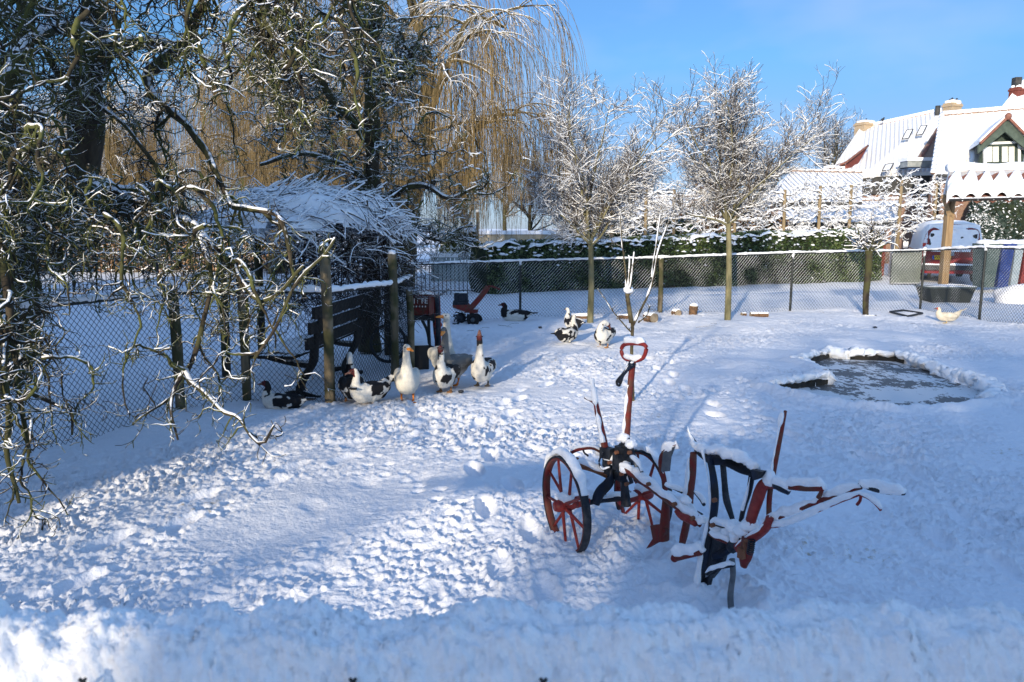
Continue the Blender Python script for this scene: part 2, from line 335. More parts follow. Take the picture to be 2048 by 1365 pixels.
def build_ground():
    nr, nc = 1350, 1000
    Y = .25 * (29. / .25) ** np.linspace(0, 1, nr); u = np.linspace(-1.05, 1.05, nc)
    Yg = np.repeat(Y[:, None], nc, 1); Xg = u[None] * (Yg + .8)
    Xg = Xg + pn(Xg * 3, Yg * 3, 9) * .02 * np.minimum(Yg / 5, 1)
    yard = inpoly(Xg, Yg, YARD); dy = dpoly(Xg, Yg, YARD); m = np.where(yard, 1.0, np.clip(1 - dy / .5, 0, 1) * .8 + .12)
    Z = .05 * pn(Xg * .5, Yg * .5, 1) + .03 * pn(Xg * 1.3, Yg * 1.3, 2)
    wx = Xg + .05 * pn(Xg * 7, Yg * 7, 21); wy = Yg + .05 * pn(Xg * 7, Yg * 7, 22)
    c1 = np.abs(pn(wx * 5.5, wy * 5.5, 3)); c2 = pn(wx * 12, wy * 12, 4); c3 = np.abs(pn(wx * 22, wy * 22, 5)); c4_ = pn(wx * 45, wy * 45, 6)
    tr = .62 + 1.0 * pn(Xg * .55, Yg * .55, 8) + .4 * pn(Xg * 1.8, Yg * 1.8, 19)
    Z = Z + m * np.clip(tr, .16, 1.25) * (.014 * c1 + .010 * c2 + .010 * c3 + .006 * c4_ + .038 * np.clip(pn(wx * 9, wy * 9, 7) - .25, 0, .3) + .055 * np.clip(pn(wx * 19, wy * 19, 17) - .15, 0, .3) + .055 * np.clip(pn(wx * 35, wy * 35, 18) - .12, 0, .3))
    Z = Z - m * .05 * np.clip(pn(Xg * 3.4, Yg * 3.4, 12) - .35, 0, .4)            # trodden hollows
    # snow kicked up along a trodden track
    ins = inpoly(Xg, Yg, POND); dp = dpoly(Xg, Yg, POND)
    lip = np.exp(-((dp - .10) / .10) ** 2) * (.05 + .02 * pn(Xg * 6, Yg * 6, 13))
    front = np.clip((7.9 - Yg) / .5, 0, 1)
    Z = np.where(ins, -.42, Z + lip * (1 + .25 * front * (1 + pn(Xg * 4, Yg * 4, 14))))
    # hollow under the plough, wheels sunk in
    for (cx, cy, r, d) in [(.95, 3.30, .16, .035), (1.06, 3.36, .12, .03), (.42, 4.0, .12, .02), (.74, 3.9, .12, .03), (.86, 3.62, .12, .03)]:
        q = np.hypot(Xg - cx, Yg - cy) / r; Z = Z - d * np.exp(-q ** 2) + d * .5 * np.exp(-(q - 1.5) ** 2 * 4) * (1 + pn(Xg * 12, Yg * 12, 15))
    # boot prints and goose prints trodden across the yard
    def track(pts, stride, side, ln, wd, dep, seed):
        p = line([G(*q) for q in pts], step=stride); g_ = np.random.default_rng(seed)
        for i in range(len(p) - 1):
            d = unit(p[i + 1] - p[i])[:2]; nrm = np.array((-d[1], d[0])); c = p[i, :2] + nrm * side * (1 if i % 2 else -1) + g_.normal(0, .03, 2)
            r_ = np.searchsorted(Y, (c[1] - .3, c[1] + .3)); s_ = slice(r_[0], r_[1]); dx = Xg[s_] - c[0]; dy = Yg[s_] - c[1]
            q = ((dx * d[0] + dy * d[1]) / ln) ** 2 + ((dx * nrm[0] + dy * nrm[1]) / wd) ** 2
            k_ = 1 / (1 + q ** 3); Z[s_] = Z[s_] * (1 - .75 * k_) - dep * k_ + dep * .45 * np.exp(-(np.sqrt(q) - 1.35) ** 2 * 14)
    track([(1050, 1190), (1000, 1000), (960, 880), (1060, 780), (1180, 720)], .36, .10, .14, .055, .035, 1)
    track([(1960, 1130), (1760, 920), (1560, 860), (1380, 800), (1300, 700)], .38, .11, .14, .055, .035, 2)
    track([(120, 1150), (420, 1010), (700, 900), (900, 830)], .36, .10, .14, .055, .03, 3)
    for k_, pts in enumerate(([(640, 850), (900, 1020), (1040, 1160)], [(820, 820), (900, 900), (1080, 860), (1180, 760)], [(1400, 1000), (1500, 850), (1480, 760)], [(560, 900), (330, 1080), (200, 1180)], [(1700, 950), (1900, 880), (2000, 840)], [(1020, 820), (1150, 980), (1120, 1160)])): track(pts, .13, .05, .038, .038, .016, 10 + k_)
    b = MB(); b.grid(Xg, Yg, Z); o = b.build('snow_ground', M['snow']); tag(o, kind='structure')
    # the fields and lanes beyond, one sheet out to the horizon and behind the camera
    xs = np.concatenate([-np.geomspace(700, 32, 14), np.linspace(-30, 45, 90), np.geomspace(48, 700, 14)])
    ys = np.concatenate([np.linspace(-80, -2, 16), np.linspace(0, 70, 90), np.geomspace(75, 1200, 20)])
    Xf, Yf = np.meshgrid(xs, ys)
    inside = (np.abs(Xf) < .9 * (Yf + .3)) & (Yf > .2) & (Yf < 28.2)
    Zf = np.where(inside, -.55, -.035 + .03 * pn(Xf * .3, Yf * .3, 31))
    b = MB(); b.grid(Xf, Yf, Zf); tag(b.build('snow_field', M['far_snow']), kind='structure')
    # ice of the pond: grey, half covered by wind-blown snow
    m, n, bs = new_mat('pond_ice'); L = n.links
    tc = n.nodes.new("ShaderNodeTexCoord"); mp = n.nodes.new("ShaderNodeMapping"); mp.inputs['Scale'].default_value = (1, .6, 1); mp.inputs['Rotation'].default_value = (0, 0, .4)
    a = n.nodes.new("ShaderNodeTexNoise"); a.inputs['Scale'].default_value = 13; a.inputs['Detail'].default_value = 6; a.inputs['Roughness'].default_value = .7
    c = n.nodes.new("ShaderNodeTexNoise"); c.inputs['Scale'].default_value = 1.5; c.inputs['Detail'].default_value = 2
    L.new(tc.outputs['Object'], mp.inputs[0]); L.new(mp.outputs[0], a.inputs[0]); L.new(tc.outputs['Object'], c.inputs[0])
    ad = n.nodes.new("ShaderNodeMath"); ad.operation = 'MULTIPLY_ADD'; ad.inputs[1].default_value = 1.0; L.new(c.outputs[0], ad.inputs[0]); L.new(a.outputs[0], ad.inputs[2])
    rp = n.nodes.new("ShaderNodeValToRGB"); rp.color_ramp.elements[0].position = .98; rp.color_ramp.elements[0].color = (.06, .065, .07, 1); rp.color_ramp.elements[1].position = 1.15; rp.color_ramp.elements[1].color = (.60, .63, .66, 1)
    L.new(ad.outputs[0], rp.inputs[0]); L.new(rp.outputs[0], bs.inputs['Base Color']); bs.inputs['Roughness'].default_value = .55
    bp = n.nodes.new("ShaderNodeBump"); bp.inputs['Strength'].default_value = .4; bp.inputs['Distance'].default_value = .01; L.new(a.outputs[0], bp.inputs['Height']); L.new(bp.outputs[0], bs.inputs['Normal'])
    c0 = POND.mean(0); big = c0 + (POND - c0) * 1.04
    b = MB(); b.add(np.column_stack([big, np.full(len(big), -.075)]), [np.arange(len(big))[::-1]]); tag(b.build('pond_ice', m, smooth=False), kind='structure')
    # dark plastic liner showing under the snow lip on the left and at the back
    li = mat('pond_liner', (.012, .012, .010), .7, (.03, .025, .018), 14)
    t = thing('pond_liner', 'dark liner edge of the small frozen pond showing under the snow lip', 'pond edge', (c0[0], c0[1], -.1))
    k = len(POND); ring_ = np.vstack([POND, POND[:1], POND[1:2]])
    def seg_(a, c, st=.03):
        q = [ring_[int(a)] * (1 - a % 1) + ring_[int(a) + 1] * (a % 1)] + [ring_[i] for i in range(int(a) + 1, int(math.ceil(c)))] + [ring_[int(c)] * (1 - c % 1) + ring_[min(int(c) + 1, k + 1)] * (c % 1)]
        return line(np.column_stack([np.array(q), np.zeros(len(q))]), step=st, smooth=False)
    for a0, a1, zt in ((0, 2, .012), (3.9, 5, -.005), (6, 7.3, -.01)):
        p = seg_(a0, a1); inn = c0 + (p[:, :2] - c0) * .985; n_ = len(p); tz = zt + .012 * wn(p, 9, 3) - .03 * np.abs(np.linspace(-1, 1, n_)) ** 4
        V = np.vstack([np.column_stack([inn, np.full(n_, -.16)]), np.column_stack([inn, tz]), np.column_stack([p[:, :2] + (p[:, :2] - c0) * .03, tz])])
        q = [np.array([[a * n_ + i, a * n_ + i + 1, (a + 1) * n_ + i + 1, (a + 1) * n_ + i] for i in range(n_ - 1)]) for a in (0, 1)]
        b = MB(); b.add(V, q); b.build('liner_rim', li, t)
    # puffy snow hanging over the rim; on the right it reaches down to the ice
    b = MB()
    for a0, a1, r0, z0 in ((0, 2, .045, .045), (3.7, 5, .05, .03), (5, 6, .11, -.02), (6, 8, .058, .03), (2, 3.8, .09, -.02), (7.6, 12, .095, .0), (8.3, 11.8, .085, -.08)):
        p = seg_(a0, a1, .02); p[:, :2] += (p[:, :2] - c0) * .012; p[:, 2] = z0; r = r0 * (1 + .16 * wn(p, 7, int(a0 * 7)))
        b.tubes(p, r[None], 14, flat=(1.1, .85), up=(0, 0, 1)); W_ = b.v[-1]; W_ += .013 * np.stack([wn(W_, 26, 4), wn(W_, 26, 5), wn(W_, 26, 6)], -1) + .006 * np.stack([wn(W_, 70, 4), wn(W_, 70, 5), wn(W_, 70, 6)], -1)
    b.build('snow_cover', M['fluff'], t)
build_ground()

# ---------------------------------------------------------------- chain link fences
def chain_mesh(b, bs, path, z0, z1, cell, r, side=3, mi=0, snowb=None):
    """diamond mesh of wire hung along a ground path; z0, z1 arrays per path point"""
    p = np.array([(x, y, 0) for x, y in path]); d = np.concatenate([[0], np.cumsum(np.linalg.norm(np.diff(p, axis=0), axis=1))])
    Lt = d[-1]; hgt = float(np.mean(z1) - np.mean(z0)); rows = int(round(hgt / (cell * .5))); half = cell * .5
    A = []; sn = []
    for sgn in (1, -1):
        for s0 in np.arange(-rows * half * .9, Lt + rows * half * .9, cell * .9):
            k = np.arange(rows + 1); s = s0 + sgn * k * half * .9 + (0 if sgn > 0 else 0)
            if sgn < 0: s = s0 + rows * half * .9 - k * half * .9
            t = k / rows; ok = (s >= 0) & (s <= Lt)
            if ok.sum() < 2: continue
            s, t = s[ok], t[ok]
            x = np.interp(s, d, p[:, 0]); y = np.interp(s, d, p[:, 1]); a = np.interp(s, d, z0); c = np.interp(s, d, z1)
            off = (.004 if sgn > 0 else -.004)
            q = np.stack([x + off, y + off + .01 * wn(np.stack([s, t, s * 0], -1), 2.5, 3), a + (c - a) * t], -1)
            A.append(q); sn.append(sgn)
    # group the wires by length so that they can be meshed together
    by = {}
    for q, g in zip(A, sn): by.setdefault(len(q), []).append((q, g))
    for k, l in by.items():
        Q = np.stack([q for q, _ in l]); b.tubes(Q, r, side, cap=False)
        if bs is not None:
            Q2 = np.stack([q for q, g in l if g > 0]) if any(g > 0 for _, g in l) else None
            if Q2 is not None:
                Q2 = Q2.copy(); Q2[..., 2] += r * 1.3; rr = r * .85 * np.clip(wn(Q2, 6, 8) * .7 + .55, .03, 1.4); bs.tubes(Q2, rr, 4, cap=False)
def fence(name, label, path, ztop, posts, rail_r=.021, cell=.055, wr=.0016, wood=(), snow_r=.03, snowwire=True, group=None):
    p = np.array(path); mid = p[len(p) // 2]
    t = thing(name, label, 'fence', (mid[0], mid[1], 0), group)
    z1 = np.array(ztop); z0 = np.full(len(path), .0)
    rp = line(np.column_stack([p, z1]), step=.05, smooth=False)
    b = MB(); b.tubes(rp, rail_r, 10); b.build('rail', M['rail'], t)
    b = MB(); sb = MB() if snowwire else None
    chain_mesh(b, sb, path, z0 - .03, z1 - .02, cell, wr); b.build('wire_mesh', M['wire'], t)
    b2 = MB(); rr = np.full((1, len(rp)), rail_r); snowcaps(b2, rp, rr[0], snow_r, 8, 1.0, seed=4, nscale=16)
    if sb is not None and sb.n: b2.v += [sv for sv in sb.v]; [b2.f.append((f + b2.n, m)) for f, m in sb.f]; b2.n += sb.n
    for (x, y, z, wd) in posts:
        q = MB()
        if wd:
            pp = line([(x, y, -.1), (x + .01, y, z * .5), (x, y, z)], 10); q.tubes(pp, .05 + .004 * wn(pp, 4, int(x * 9) & 7), 10); q.build('post', M['postwood'], t)
        else:
            q.tubes(line([(x, y, -.1), (x, y, z)], 6), .026, 10); q.build('post', M['rail'], t)
        b2.ball((x, y, z + .01), (.045, .045, .04), 10, 6, rough=.1, seed=3)
    b2.build('snow_cover', M['fluff'], t)
    return t
fence('chain_link_fence', 'dark chain link fence on the left behind the drooping snowy branches', FL, [1.2, 1.19, 1.18, 1.17, 1.17, 1.16, 1.16, 1.14, 1.14],
      [(-4.25, 4.5, 1.2, 0), (-3.32, 7.22, 1.25, 1), (-2.77, 7.55, 1.35, 1), (-1.87, 7.42, 1.62, 1), (-1.40, 8.69, 1.5, 1)], snow_r=.05, rail_r=.02, cell=.062, wr=.0026, snowwire=False)
fence('chain_link_fence', 'long chain link fence across the back of the yard in front of the hedge', FB, [1.12, 1.12, 1.18, 1.26, 1.31],
      [(.17, 15.2, 1.12, 0), (3.1, 15.45, 1.18, 1), (6.1, 16.15, 1.27, 0), (9.06, 16.35, 1.33, 0)], cell=.075, wr=.0028, snow_r=.035)
fence('chain_link_fence', 'chain link fence at the right edge in front of the red van', FR, [1.31, 1.42, 1.42, 1.42],
      [(9.22, 14.5, 1.46, 0), (10.6, 9.0, 1.42, 0)], cell=.07, wr=.0028, snow_r=.045)

# foreground rail of the fence the photographer leans over, under a thick bed of snow
def front_fence():
    t = thing('garden_fence', 'foreground fence rail buried under a thick fluffy bed of snow', 'fence', (0, .93, 0))
    b = MB(); b.tubes(line([(-2.2, .93, 1.16), (2.2, .93, 1.16)], 40), .021, 12); b.build('rail', M['rail'], t)
    nx, na = 900, 64
    x = np.linspace(-1.9, 1.9, nx); a = np.linspace(-.28 * np.pi, 1.32 * np.pi, na)
    X = np.repeat(x[:, None], na, 1); hb = .094 + .018 * pn(X * 3.1, X * 0 + 2, 41) + .016 * pn(X * 9, X * 0 + 5, 42) + .008 * pn(X * 21, X * 0 + 8, 49)
    wb = .070 + .008 * pn(X * 4, X * 0 + 9, 43)
    Yv = .93 + np.cos(a)[None] * wb; Zv = 1.190 + np.sin(a)[None] * hb
    V = np.stack([X, Yv, Zv], -1)
    s = X * 1.0; q = a[None] * .07 + X * 0
    d = .020 * np.abs(pn(X * 13, q * 17, 44)) + .009 * pn(X * 30, q * 30, 45) + .009 * np.abs(pn(X * 62, q * 62, 46)) + .006 * pn(X * 130, q * 130, 47) + .003 * pn(X * 260, q * 260, 48) - .008
    V[..., 1] += np.cos(a)[None] * d; V[..., 2] += np.sin(a)[None] * d
    b = MB(); b.grid(V[..., 0], V[..., 1], V[..., 2]); b.build('snow_cover', M['ledge'], t)
    b = MB(); chain_mesh(b, None, [(-1.5, .868), (1.5, .868)], np.array([0., 0.]), np.array([1.185, 1.185]), .055, .0016, 5); b.build('wire_mesh', M['wire'], t)
    for px in (258, 740, 1080):
        b = MB()
        X0 = (px - 1024) / FPX * 1.03
        for sx in (-1, 1): b.tubes(line([(X0 + sx * .018, .852, 1.20), (X0 + sx * .007, .846, 1.232), (X0 - sx * .004, .844, 1.247)], 6), .0023, 5)
        b.build('wire_tip', M['wire'], t)
front_fence()

# ---------------------------------------------------------------- unseen houses and trees added behind the photographer to shade the yard
def shading_house(label, s0, s1, yc, ridge, half):
    """gable roof across the sun's path; s = offset square to the sun's direction"""
    a = R(SUN_AZ); n = np.array((math.sin(a), math.cos(a))); e = np.array((math.cos(a), -math.sin(a)))
    def q(s, t, z): p = e * s + n * t; return (p[0], p[1], z)
    t = thing('unseen_shade_house', label, 'house', q((s0 + s1) / 2, yc, 0)); ev = ridge - half * .75
    br = mat('house_brick', (.28, .12, .07), .9, (.36, .17, .10), 6)
    b = MB(); c = [q(s0, yc - half + .3, 0), q(s1, yc - half + .3, 0), q(s1, yc + half - .3, 0), q(s0, yc + half - .3, 0)]
    b.slab(c, ev, direction=(0, 0, 1))
    for s in (s0, s1): b.slab([q(s, yc - half + .3, ev), q(s, yc + half - .3, ev), q(s, yc, ridge - .2)], .2 if s == s1 else -.2, direction=(e[0], e[1], 0))
    b.build('wall', br, t, smooth=False)
    b = MB()
    for sg in (1, -1): b.slab([q(s0 - .2, yc, ridge), q(s1 + .2, yc, ridge), q(s1 + .2, yc + sg * half, ev - .1), q(s0 - .2, yc + sg * half, ev - .1)], .18, direction=(0, 0, 1))
    b.build('roof', M['far_snow'], t, smooth=False)
    gl = mat('window_glass', (.05, .06, .07), .1)
    for s in np.arange(s0 + 1.5, s1 - 1, 2.6):
        b = MB(); p = q(s, yc + half - .28, 1.6); b.box(p, (1.1, .06, 1.3), -a); b.build('window', gl, t, smooth=False)
shading_house('unseen low brick barn added behind the photographer to shade the snow ledge', -.62, 16.0, -9.5, 3.95, 2.2)  # added out of view: its ridge keeps sun off the ledge and near yard
shading_house('unseen brick house with snowy roof added on the left behind the photographer for shade', -22, -4.45, -8, 9.0, 3.4)  # added out of view: shades the mossy tree and the arbour side
# ================================================================ trees
def tube_tree_part(name, Pa, Ra, m, parent, sides=5):
    b = MB(); b.tubes(Pa, Ra, sides, cap=False); return b.build(name, m, parent)
def samp(paths, n):
    """random points, directions and radii on a list of (points, radii) limbs, weighted by length"""
    segs = []; 
    for p, r in paths:
        for i in range(len(p) - 1): segs.append((p[i], p[i + 1], r[i]))
    a = np.array([s[0] for s in segs]); b = np.array([s[1] for s in segs]); r = np.array([s[2] for s in segs])
    L = np.linalg.norm(b - a, axis=1); k = rng.choice(len(segs), n, p=L / L.sum()); t = rng.uniform(0, 1, (n, 1))
    return a[k] * (1 - t) + b[k] * t, unit(b[k] - a[k]), r[k]
def gnarly(name, label, base, limbs, hang, n1, len1, droop, m_bark, m_twig, kid=12, spur=3, r1=.010, snow_h=.016, extra=None, wig=.46, lit=None, kl=(.10, .36), zmin=.62, keepout=False):
    t = thing(name, label, 'tree', base)
    L = []
    tb = MB(); sb = MB()
    for pts, r0, r1_ in limbs:
        p = line(pts, step=.06 if r0 < .05 else .09); p = p + (.022 if r0 < .05 else .012) * np.stack([wn(p, 6 if r0 < .05 else 3, 1), wn(p, 6 if r0 < .05 else 3, 2), wn(p, 6 if r0 < .05 else 3, 3)], -1); k = len(p)
        rr = np.linspace(r0, r1_, k) * (1 + .10 * wn(p, 5, 4)); L.append((p, rr)); tb.tubes(p, rr[None], 12 if r0 > .05 else 8)
        snowcaps(sb, p, rr, min(.045, .002 + r0 * .33), 7, .8, seed=5, nscale=9, gap=.9 if r0 < .05 else 0, gf=7.)
    tb.build('trunk', M[m_bark], t)
    st, T, r = samp(L, n1)
    if extra is not None: st = np.vstack([st, extra]); T = np.vstack([T, rng.normal(0, 1, (len(extra), 3))]); r = np.concatenate([r, np.full(len(extra), .02)])
    n = len(st); d = unit(T * .3 + rng.normal(0, 1, (n, 3)) * (1, .8, .7)); ln = rng.uniform(len1[0], len1[1], n)
    A = walk(st, d, 26, ln, (0, 0, -droop), .33, .12); ok = (A[..., 2].min(1) > zmin) | (A[:, 0, 0] < -2.45) & (A[:, 0, 1] < 4.7) & (A[..., 2].min(1) > .3) | (rng.uniform(0, 1, n) < .10); dp_ = A[:, -1, 1] * math.cos(PITCH) + (EYE - A[:, -1, 2]) * math.sin(PITCH); ex_ = 1024 + FPX * A[:, -1, 0] / dp_; ey_ = 682.5 - FPX * ((A[:, -1, 2] - EYE) * math.cos(PITCH) + A[:, -1, 1] * math.sin(PITCH)) / dp_
    if keepout: ok &= ~((ex_ > 520) & (ey_ > 430) & (rng.uniform(0, 1, n) < .8)) & ~((ex_ > 190) & (ex_ < 340) & (ey_ > 40) & (ey_ < 340) & (rng.uniform(0, 1, n) < .45))
    A = A[ok]; r = r[ok]; n = len(A); RA = taper(np.minimum(r1 * rng.uniform(.7, 1.5, n), r * .9), .0035, 27)
    RA = RA * (1 + .12 * rng.normal(0, 1, RA.shape))
    s2, d2, r2 = kids(A, RA, kid, .05, 1.0, .25)
    thin = [(p, rr) for p, rr in L if rr[0] < .05]; sx, Tx, rx = samp(thin, 190); s2 = np.vstack([s2, sx]); d2 = np.vstack([d2, unit(Tx * .3 + rng.normal(0, 1, (190, 3)))]); r2 = np.concatenate([r2, np.minimum(rx, .008)])
    B = walk(s2, d2 * (1, 1, .8), 7, rng.uniform(kl[0], kl[1], len(s2)), (0, 0, -.03), wig, 0); RB = taper(np.minimum(r2 * .8, r1 * .62), .0024, 8) * (1 + .2 * rng.normal(0, 1, (len(s2), 8)))
    s3, d3, r3 = kids(B, RB, spur, .15, 1.0, .5)
    Cc = walk(s3, d3, 3, rng.uniform(.025, .13, len(s3)), (0, 0, .08), .3); RC = taper(np.minimum(r3 * .9, .0042), .0026, 4)
    b = MB(); b.tubes(A, RA, 6, cap=False); b.tubes(B, RB, 4, cap=False); b.tubes(Cc, RC, 3, cap=False); b.build('crown', M[m_twig], t)
    snowcaps(sb, A, RA, snow_h, 5, .8, gap=1.0, seed=6); 
    kB = rng.uniform(0, 1, len(B)) < .5; snowcaps(sb, B[kB], RB[kB], snow_h * .8, 4, .8, gap=.9, seed=7)
    sb.build('snow_cover', M['fluff'], t)
    return t, L
def PP(l): return [P(*q) for q in l]
# big mossy tree overhanging the left of the yard
limbs = [
    (PP([(20, 760, 7.4), (35, 640, 7.3), (40, 520, 7.2), (75, 430, 7.1), (150, 380, 6.9), (172, 300, 6.8), (176, 160, 6.7), (185, 40, 6.6), (200, -160, 6.4)]), .20, .10),
    (PP([(75, 440, 7.1), (30, 300, 7.0), (20, 180, 6.9), (50, 40, 6.8), (20, -140, 6.6)]), .12, .06),
    (PP([(80, 420, 7.1), (170, 372, 6.8), (240, 392, 6.5), (330, 375, 6.2)]), .13, .035),
    (PP([(185, 100, 6.6), (260, 95, 6.4), (320, 92, 6.2), (372, 100, 6.0), (392, 40, 5.9), (430, -60, 5.8)]), .065, .03),
    (PP([(300, 150, 6.2), (318, 205, 6.1), (370, 250, 6.0), (410, 300, 5.9), (438, 375, 5.8), (480, 418, 5.7), (540, 432, 5.6), (563, 480, 5.5), (590, 560, 5.4)]), .040, .012),
    (PP([(372, 100, 6.0), (330, 130, 6.1), (300, 150, 6.2)]), .05, .04),
    (PP([(430, -60, 5.8), (500, -20, 5.6), (560, 70, 5.4), (600, 140, 5.3), (640, 260, 5.2)]), .035, .012),
    (PP([(185, 60, 6.6), (120, 60, 6.0), (60, 90, 5.4), (10, 160, 5.0), (-40, 300, 4.8), (0, 500, 4.5), (30, 700, 4.3), (60, 900, 4.2)]), .06, .012),
    (PP([(0, 0, 5.6), (90, 90, 5.6), (150, 180, 5.7), (240, 235, 5.7), (300, 330, 5.6), (315, 420, 5.5)]), .030, .011),
    (PP([(240, 392, 6.5), (340, 430, 5.9), (400, 470, 5.4), (430, 560, 5.1), (410, 640, 5.0), (380, 760, 4.9)]), .045, .012),
    (PP([(400, 470, 5.4), (470, 520, 5.2), (520, 600, 5.0), (560, 590, 5.0), (600, 540, 4.9)]), .028, .010),
    (PP([(380, 740, 4.9), (420, 790, 4.7), (470, 850, 4.5), (520, 890, 4.4), (545, 862, 4.35)]), .020, .007),
    (PP([(380, 740, 4.9), (352, 790, 4.8), (345, 830, 4.7), (352, 885, 4.65)]), .018, .006),
    (PP([(345, 800, 4.8), (310, 830, 4.75), (270, 862, 4.7)]), .013, .006),
    (PP([(60, 780, 4.3), (100, 800, 4.4), (140, 820, 4.4), (152, 870, 4.4)]), .018, .007),
    (PP([(10, 640, 4.3), (25, 800, 4.1), (30, 900, 4.0), (35, 1000, 3.9)]), .022, .008),
    (PP([(200, -160, 6.4), (330, -120, 6.0), (460, -100, 5.6), (620, -60, 5.3), (700, 0, 5.2)]), .07, .02),
    (PP([(660, 470, 4.9), (600, 560, 4.85), (560, 640, 4.8), (520, 720, 4.8)]), .012, .012),
]
ex = []
for _ in range(80):
    px = rng.choice([rng.uniform(-60, 260), rng.uniform(380, 700), rng.uniform(200, 480)], p=[.42, .38, .20]); ex.append(P(px, rng.uniform(-160, 140), rng.uniform(4.6, 6.6)))
for _ in range(44):
    ex.append(P(rng.uniform(-40, 420), rng.uniform(320, 460), rng.uniform(4.6, 6.2)))
for _ in range(34):
    ex.append(P(rng.uniform(-60, 90), rng.uniform(200, 720), rng.uniform(4.2, 5.6)))
gnarly('mossy_tree', 'large dark mossy tree drooping tangled snowy twigs over the left of the yard', G(20, 790), limbs, None, 150, (.5, 1.3), .19, 'darkbark', 'mossy', 12, 4, .0125, .009, np.array(ex), keepout=True)
# darker tree with crooked snowy twigs behind the arbour
l2 = [(PP([(738, 705, 10.6), (742, 600, 10.6), (745, 480, 10.5), (742, 380, 10.5), (745, 260, 10.5), (742, 180, 10.4), (750, 60, 10.3), (760, -80, 10.2)]), .16, .07),
      (PP([(742, 300, 10.5), (700, 240, 10.2), (650, 180, 9.8), (600, 60, 9.6), (560, -60, 9.5)]), .06, .03),
      (PP([(745, 190, 10.4), (790, 160, 10.2), (830, 150, 10.0), (800, 60, 9.9)]), .05, .02),
      (PP([(745, 420, 10.5), (800, 380, 10.2), (850, 370, 10.0), (900, 400, 9.9), (960, 372, 9.8)]), .06, .015),
      (PP([(742, 380, 10.5), (680, 330, 10.2), (600, 310, 9.8), (520, 330, 9.6)]), .05, .02),
      (PP([(750, 60, 10.3), (700, 20, 10.0), (660, -60, 9.8)]), .05, .02),
      (PP([(742, 500, 10.5), (700, 450, 10.0), (640, 400, 9.8), (600, 390, 9.7)]), .05, .02),
      (PP([(745, 440, 10.5), (820, 450, 10.6), (880, 480, 10.7), (950, 440, 10.8)]), .035, .012)]
ex = [P(rng.uniform(560, 860), rng.uniform(80, 460), rng.uniform(9.4, 11.2)) for _ in range(90)]
gnarly('crooked_tree', 'dark crooked tree with snowy twigs rising behind the brushwood arbour', G(738, 705), l2, None, 125, (.4, 1.1), -.02, 'darkbark', 'mossy', 14, 3, .013, .015, np.array(ex), wig=.44, kl=(.12, .45))

# ---- young trees with vase shaped snowy crowns
def vase(name, label, base, fork, top, width, seed, n=10, lean=0):
    t = thing(name, label, 'tree', base); base = np.array(base); fork = np.array(fork)
    tb = MB(); p = line([base - (0, 0, .15), (base + fork) / 2 + (.02, 0, 0), fork], 14); tb.tubes(p, np.linspace(.064, .048, 14)[None], 12)
    H_ = top - fork[2]; A = []; RA = []
    az = np.arange(n) * 2.4 + seed; tilt = np.linspace(.08, 1.02, n) * rng.uniform(.85, 1.1, n)
    d = np.stack([np.cos(az) * np.sin(tilt), np.sin(az) * np.sin(tilt), np.cos(tilt)], -1)
    ln = np.minimum(H_ * .82 / np.cos(tilt * .8), (width / 2 - .15) / np.sin(tilt)) * rng.uniform(.85, 1.0, n) * np.where(tilt > .75, .84, 1)
    A = walk(np.repeat(fork[None], n, 0) + rng.normal(0, .015, (n, 3)) + np.array((0, 0, -.12)) * tilt[:, None], d, 18, ln, (0, 0, .018), .07, .3); RA = taper(.034 * rng.uniform(.7, 1.1, n), .006, 19)
    tb.tubes(A, RA, 7); tb.build('trunk', M['youngbark'], t)
    s2, d2, r2 = kids(A, RA, 22, .10, .8, .7); L2 = ln.repeat(22) * rng.uniform(.18, .36, len(s2))
    B = walk(s2, d2, 10, L2, (0, 0, .035), .13, .3); RB = taper(np.minimum(r2 * .7, .011), .004, 11)
    s3, d3, r3 = kids(B, RB, 9, .1, .8, .8); Cc = walk(s3, d3, 6, rng.uniform(.12, .42, len(s3)), (0, 0, .03), .15); RC = taper(np.minimum(r3 * .8, .0058), .0032, 7)
    s4, d4, r4 = kids(Cc, RC, 3, .1, .8, .8); D = walk(s4, d4, 3, rng.uniform(.06, .2, len(s4)), (0, 0, .05), .2); RD = np.full((len(D), 4), .0028)
    b = MB(); b.tubes(B, RB, 5, cap=False); b.tubes(Cc, RC, 4, cap=False); b.tubes(D, RD, 3, cap=False); b.build('crown', M['youngtwig'], t)
    sb = MB(); snowcaps(sb, A, RA, .015, 5, .8); snowcaps(sb, B, RB, .010, 4, .75, thr=.97); snowcaps(sb, Cc, RC, .007, 4, .75, thr=1.0); sb.build('snow_cover', M['fluff'], t)
    return t
vase('young_tree', 'young tree with snowy twigs and upright crown, nearer the weeping willow', G(1180, 648), P(1181, 478, 14.0), 4.95, 3.1, 1.0, 12)
vase('young_tree', 'young tree with snowy vase shaped crown, in front of the hedge and nearer the houses', G(1455, 642), P(1457, 440, 14.4), 5.05, 3.3, 2.3, 13)

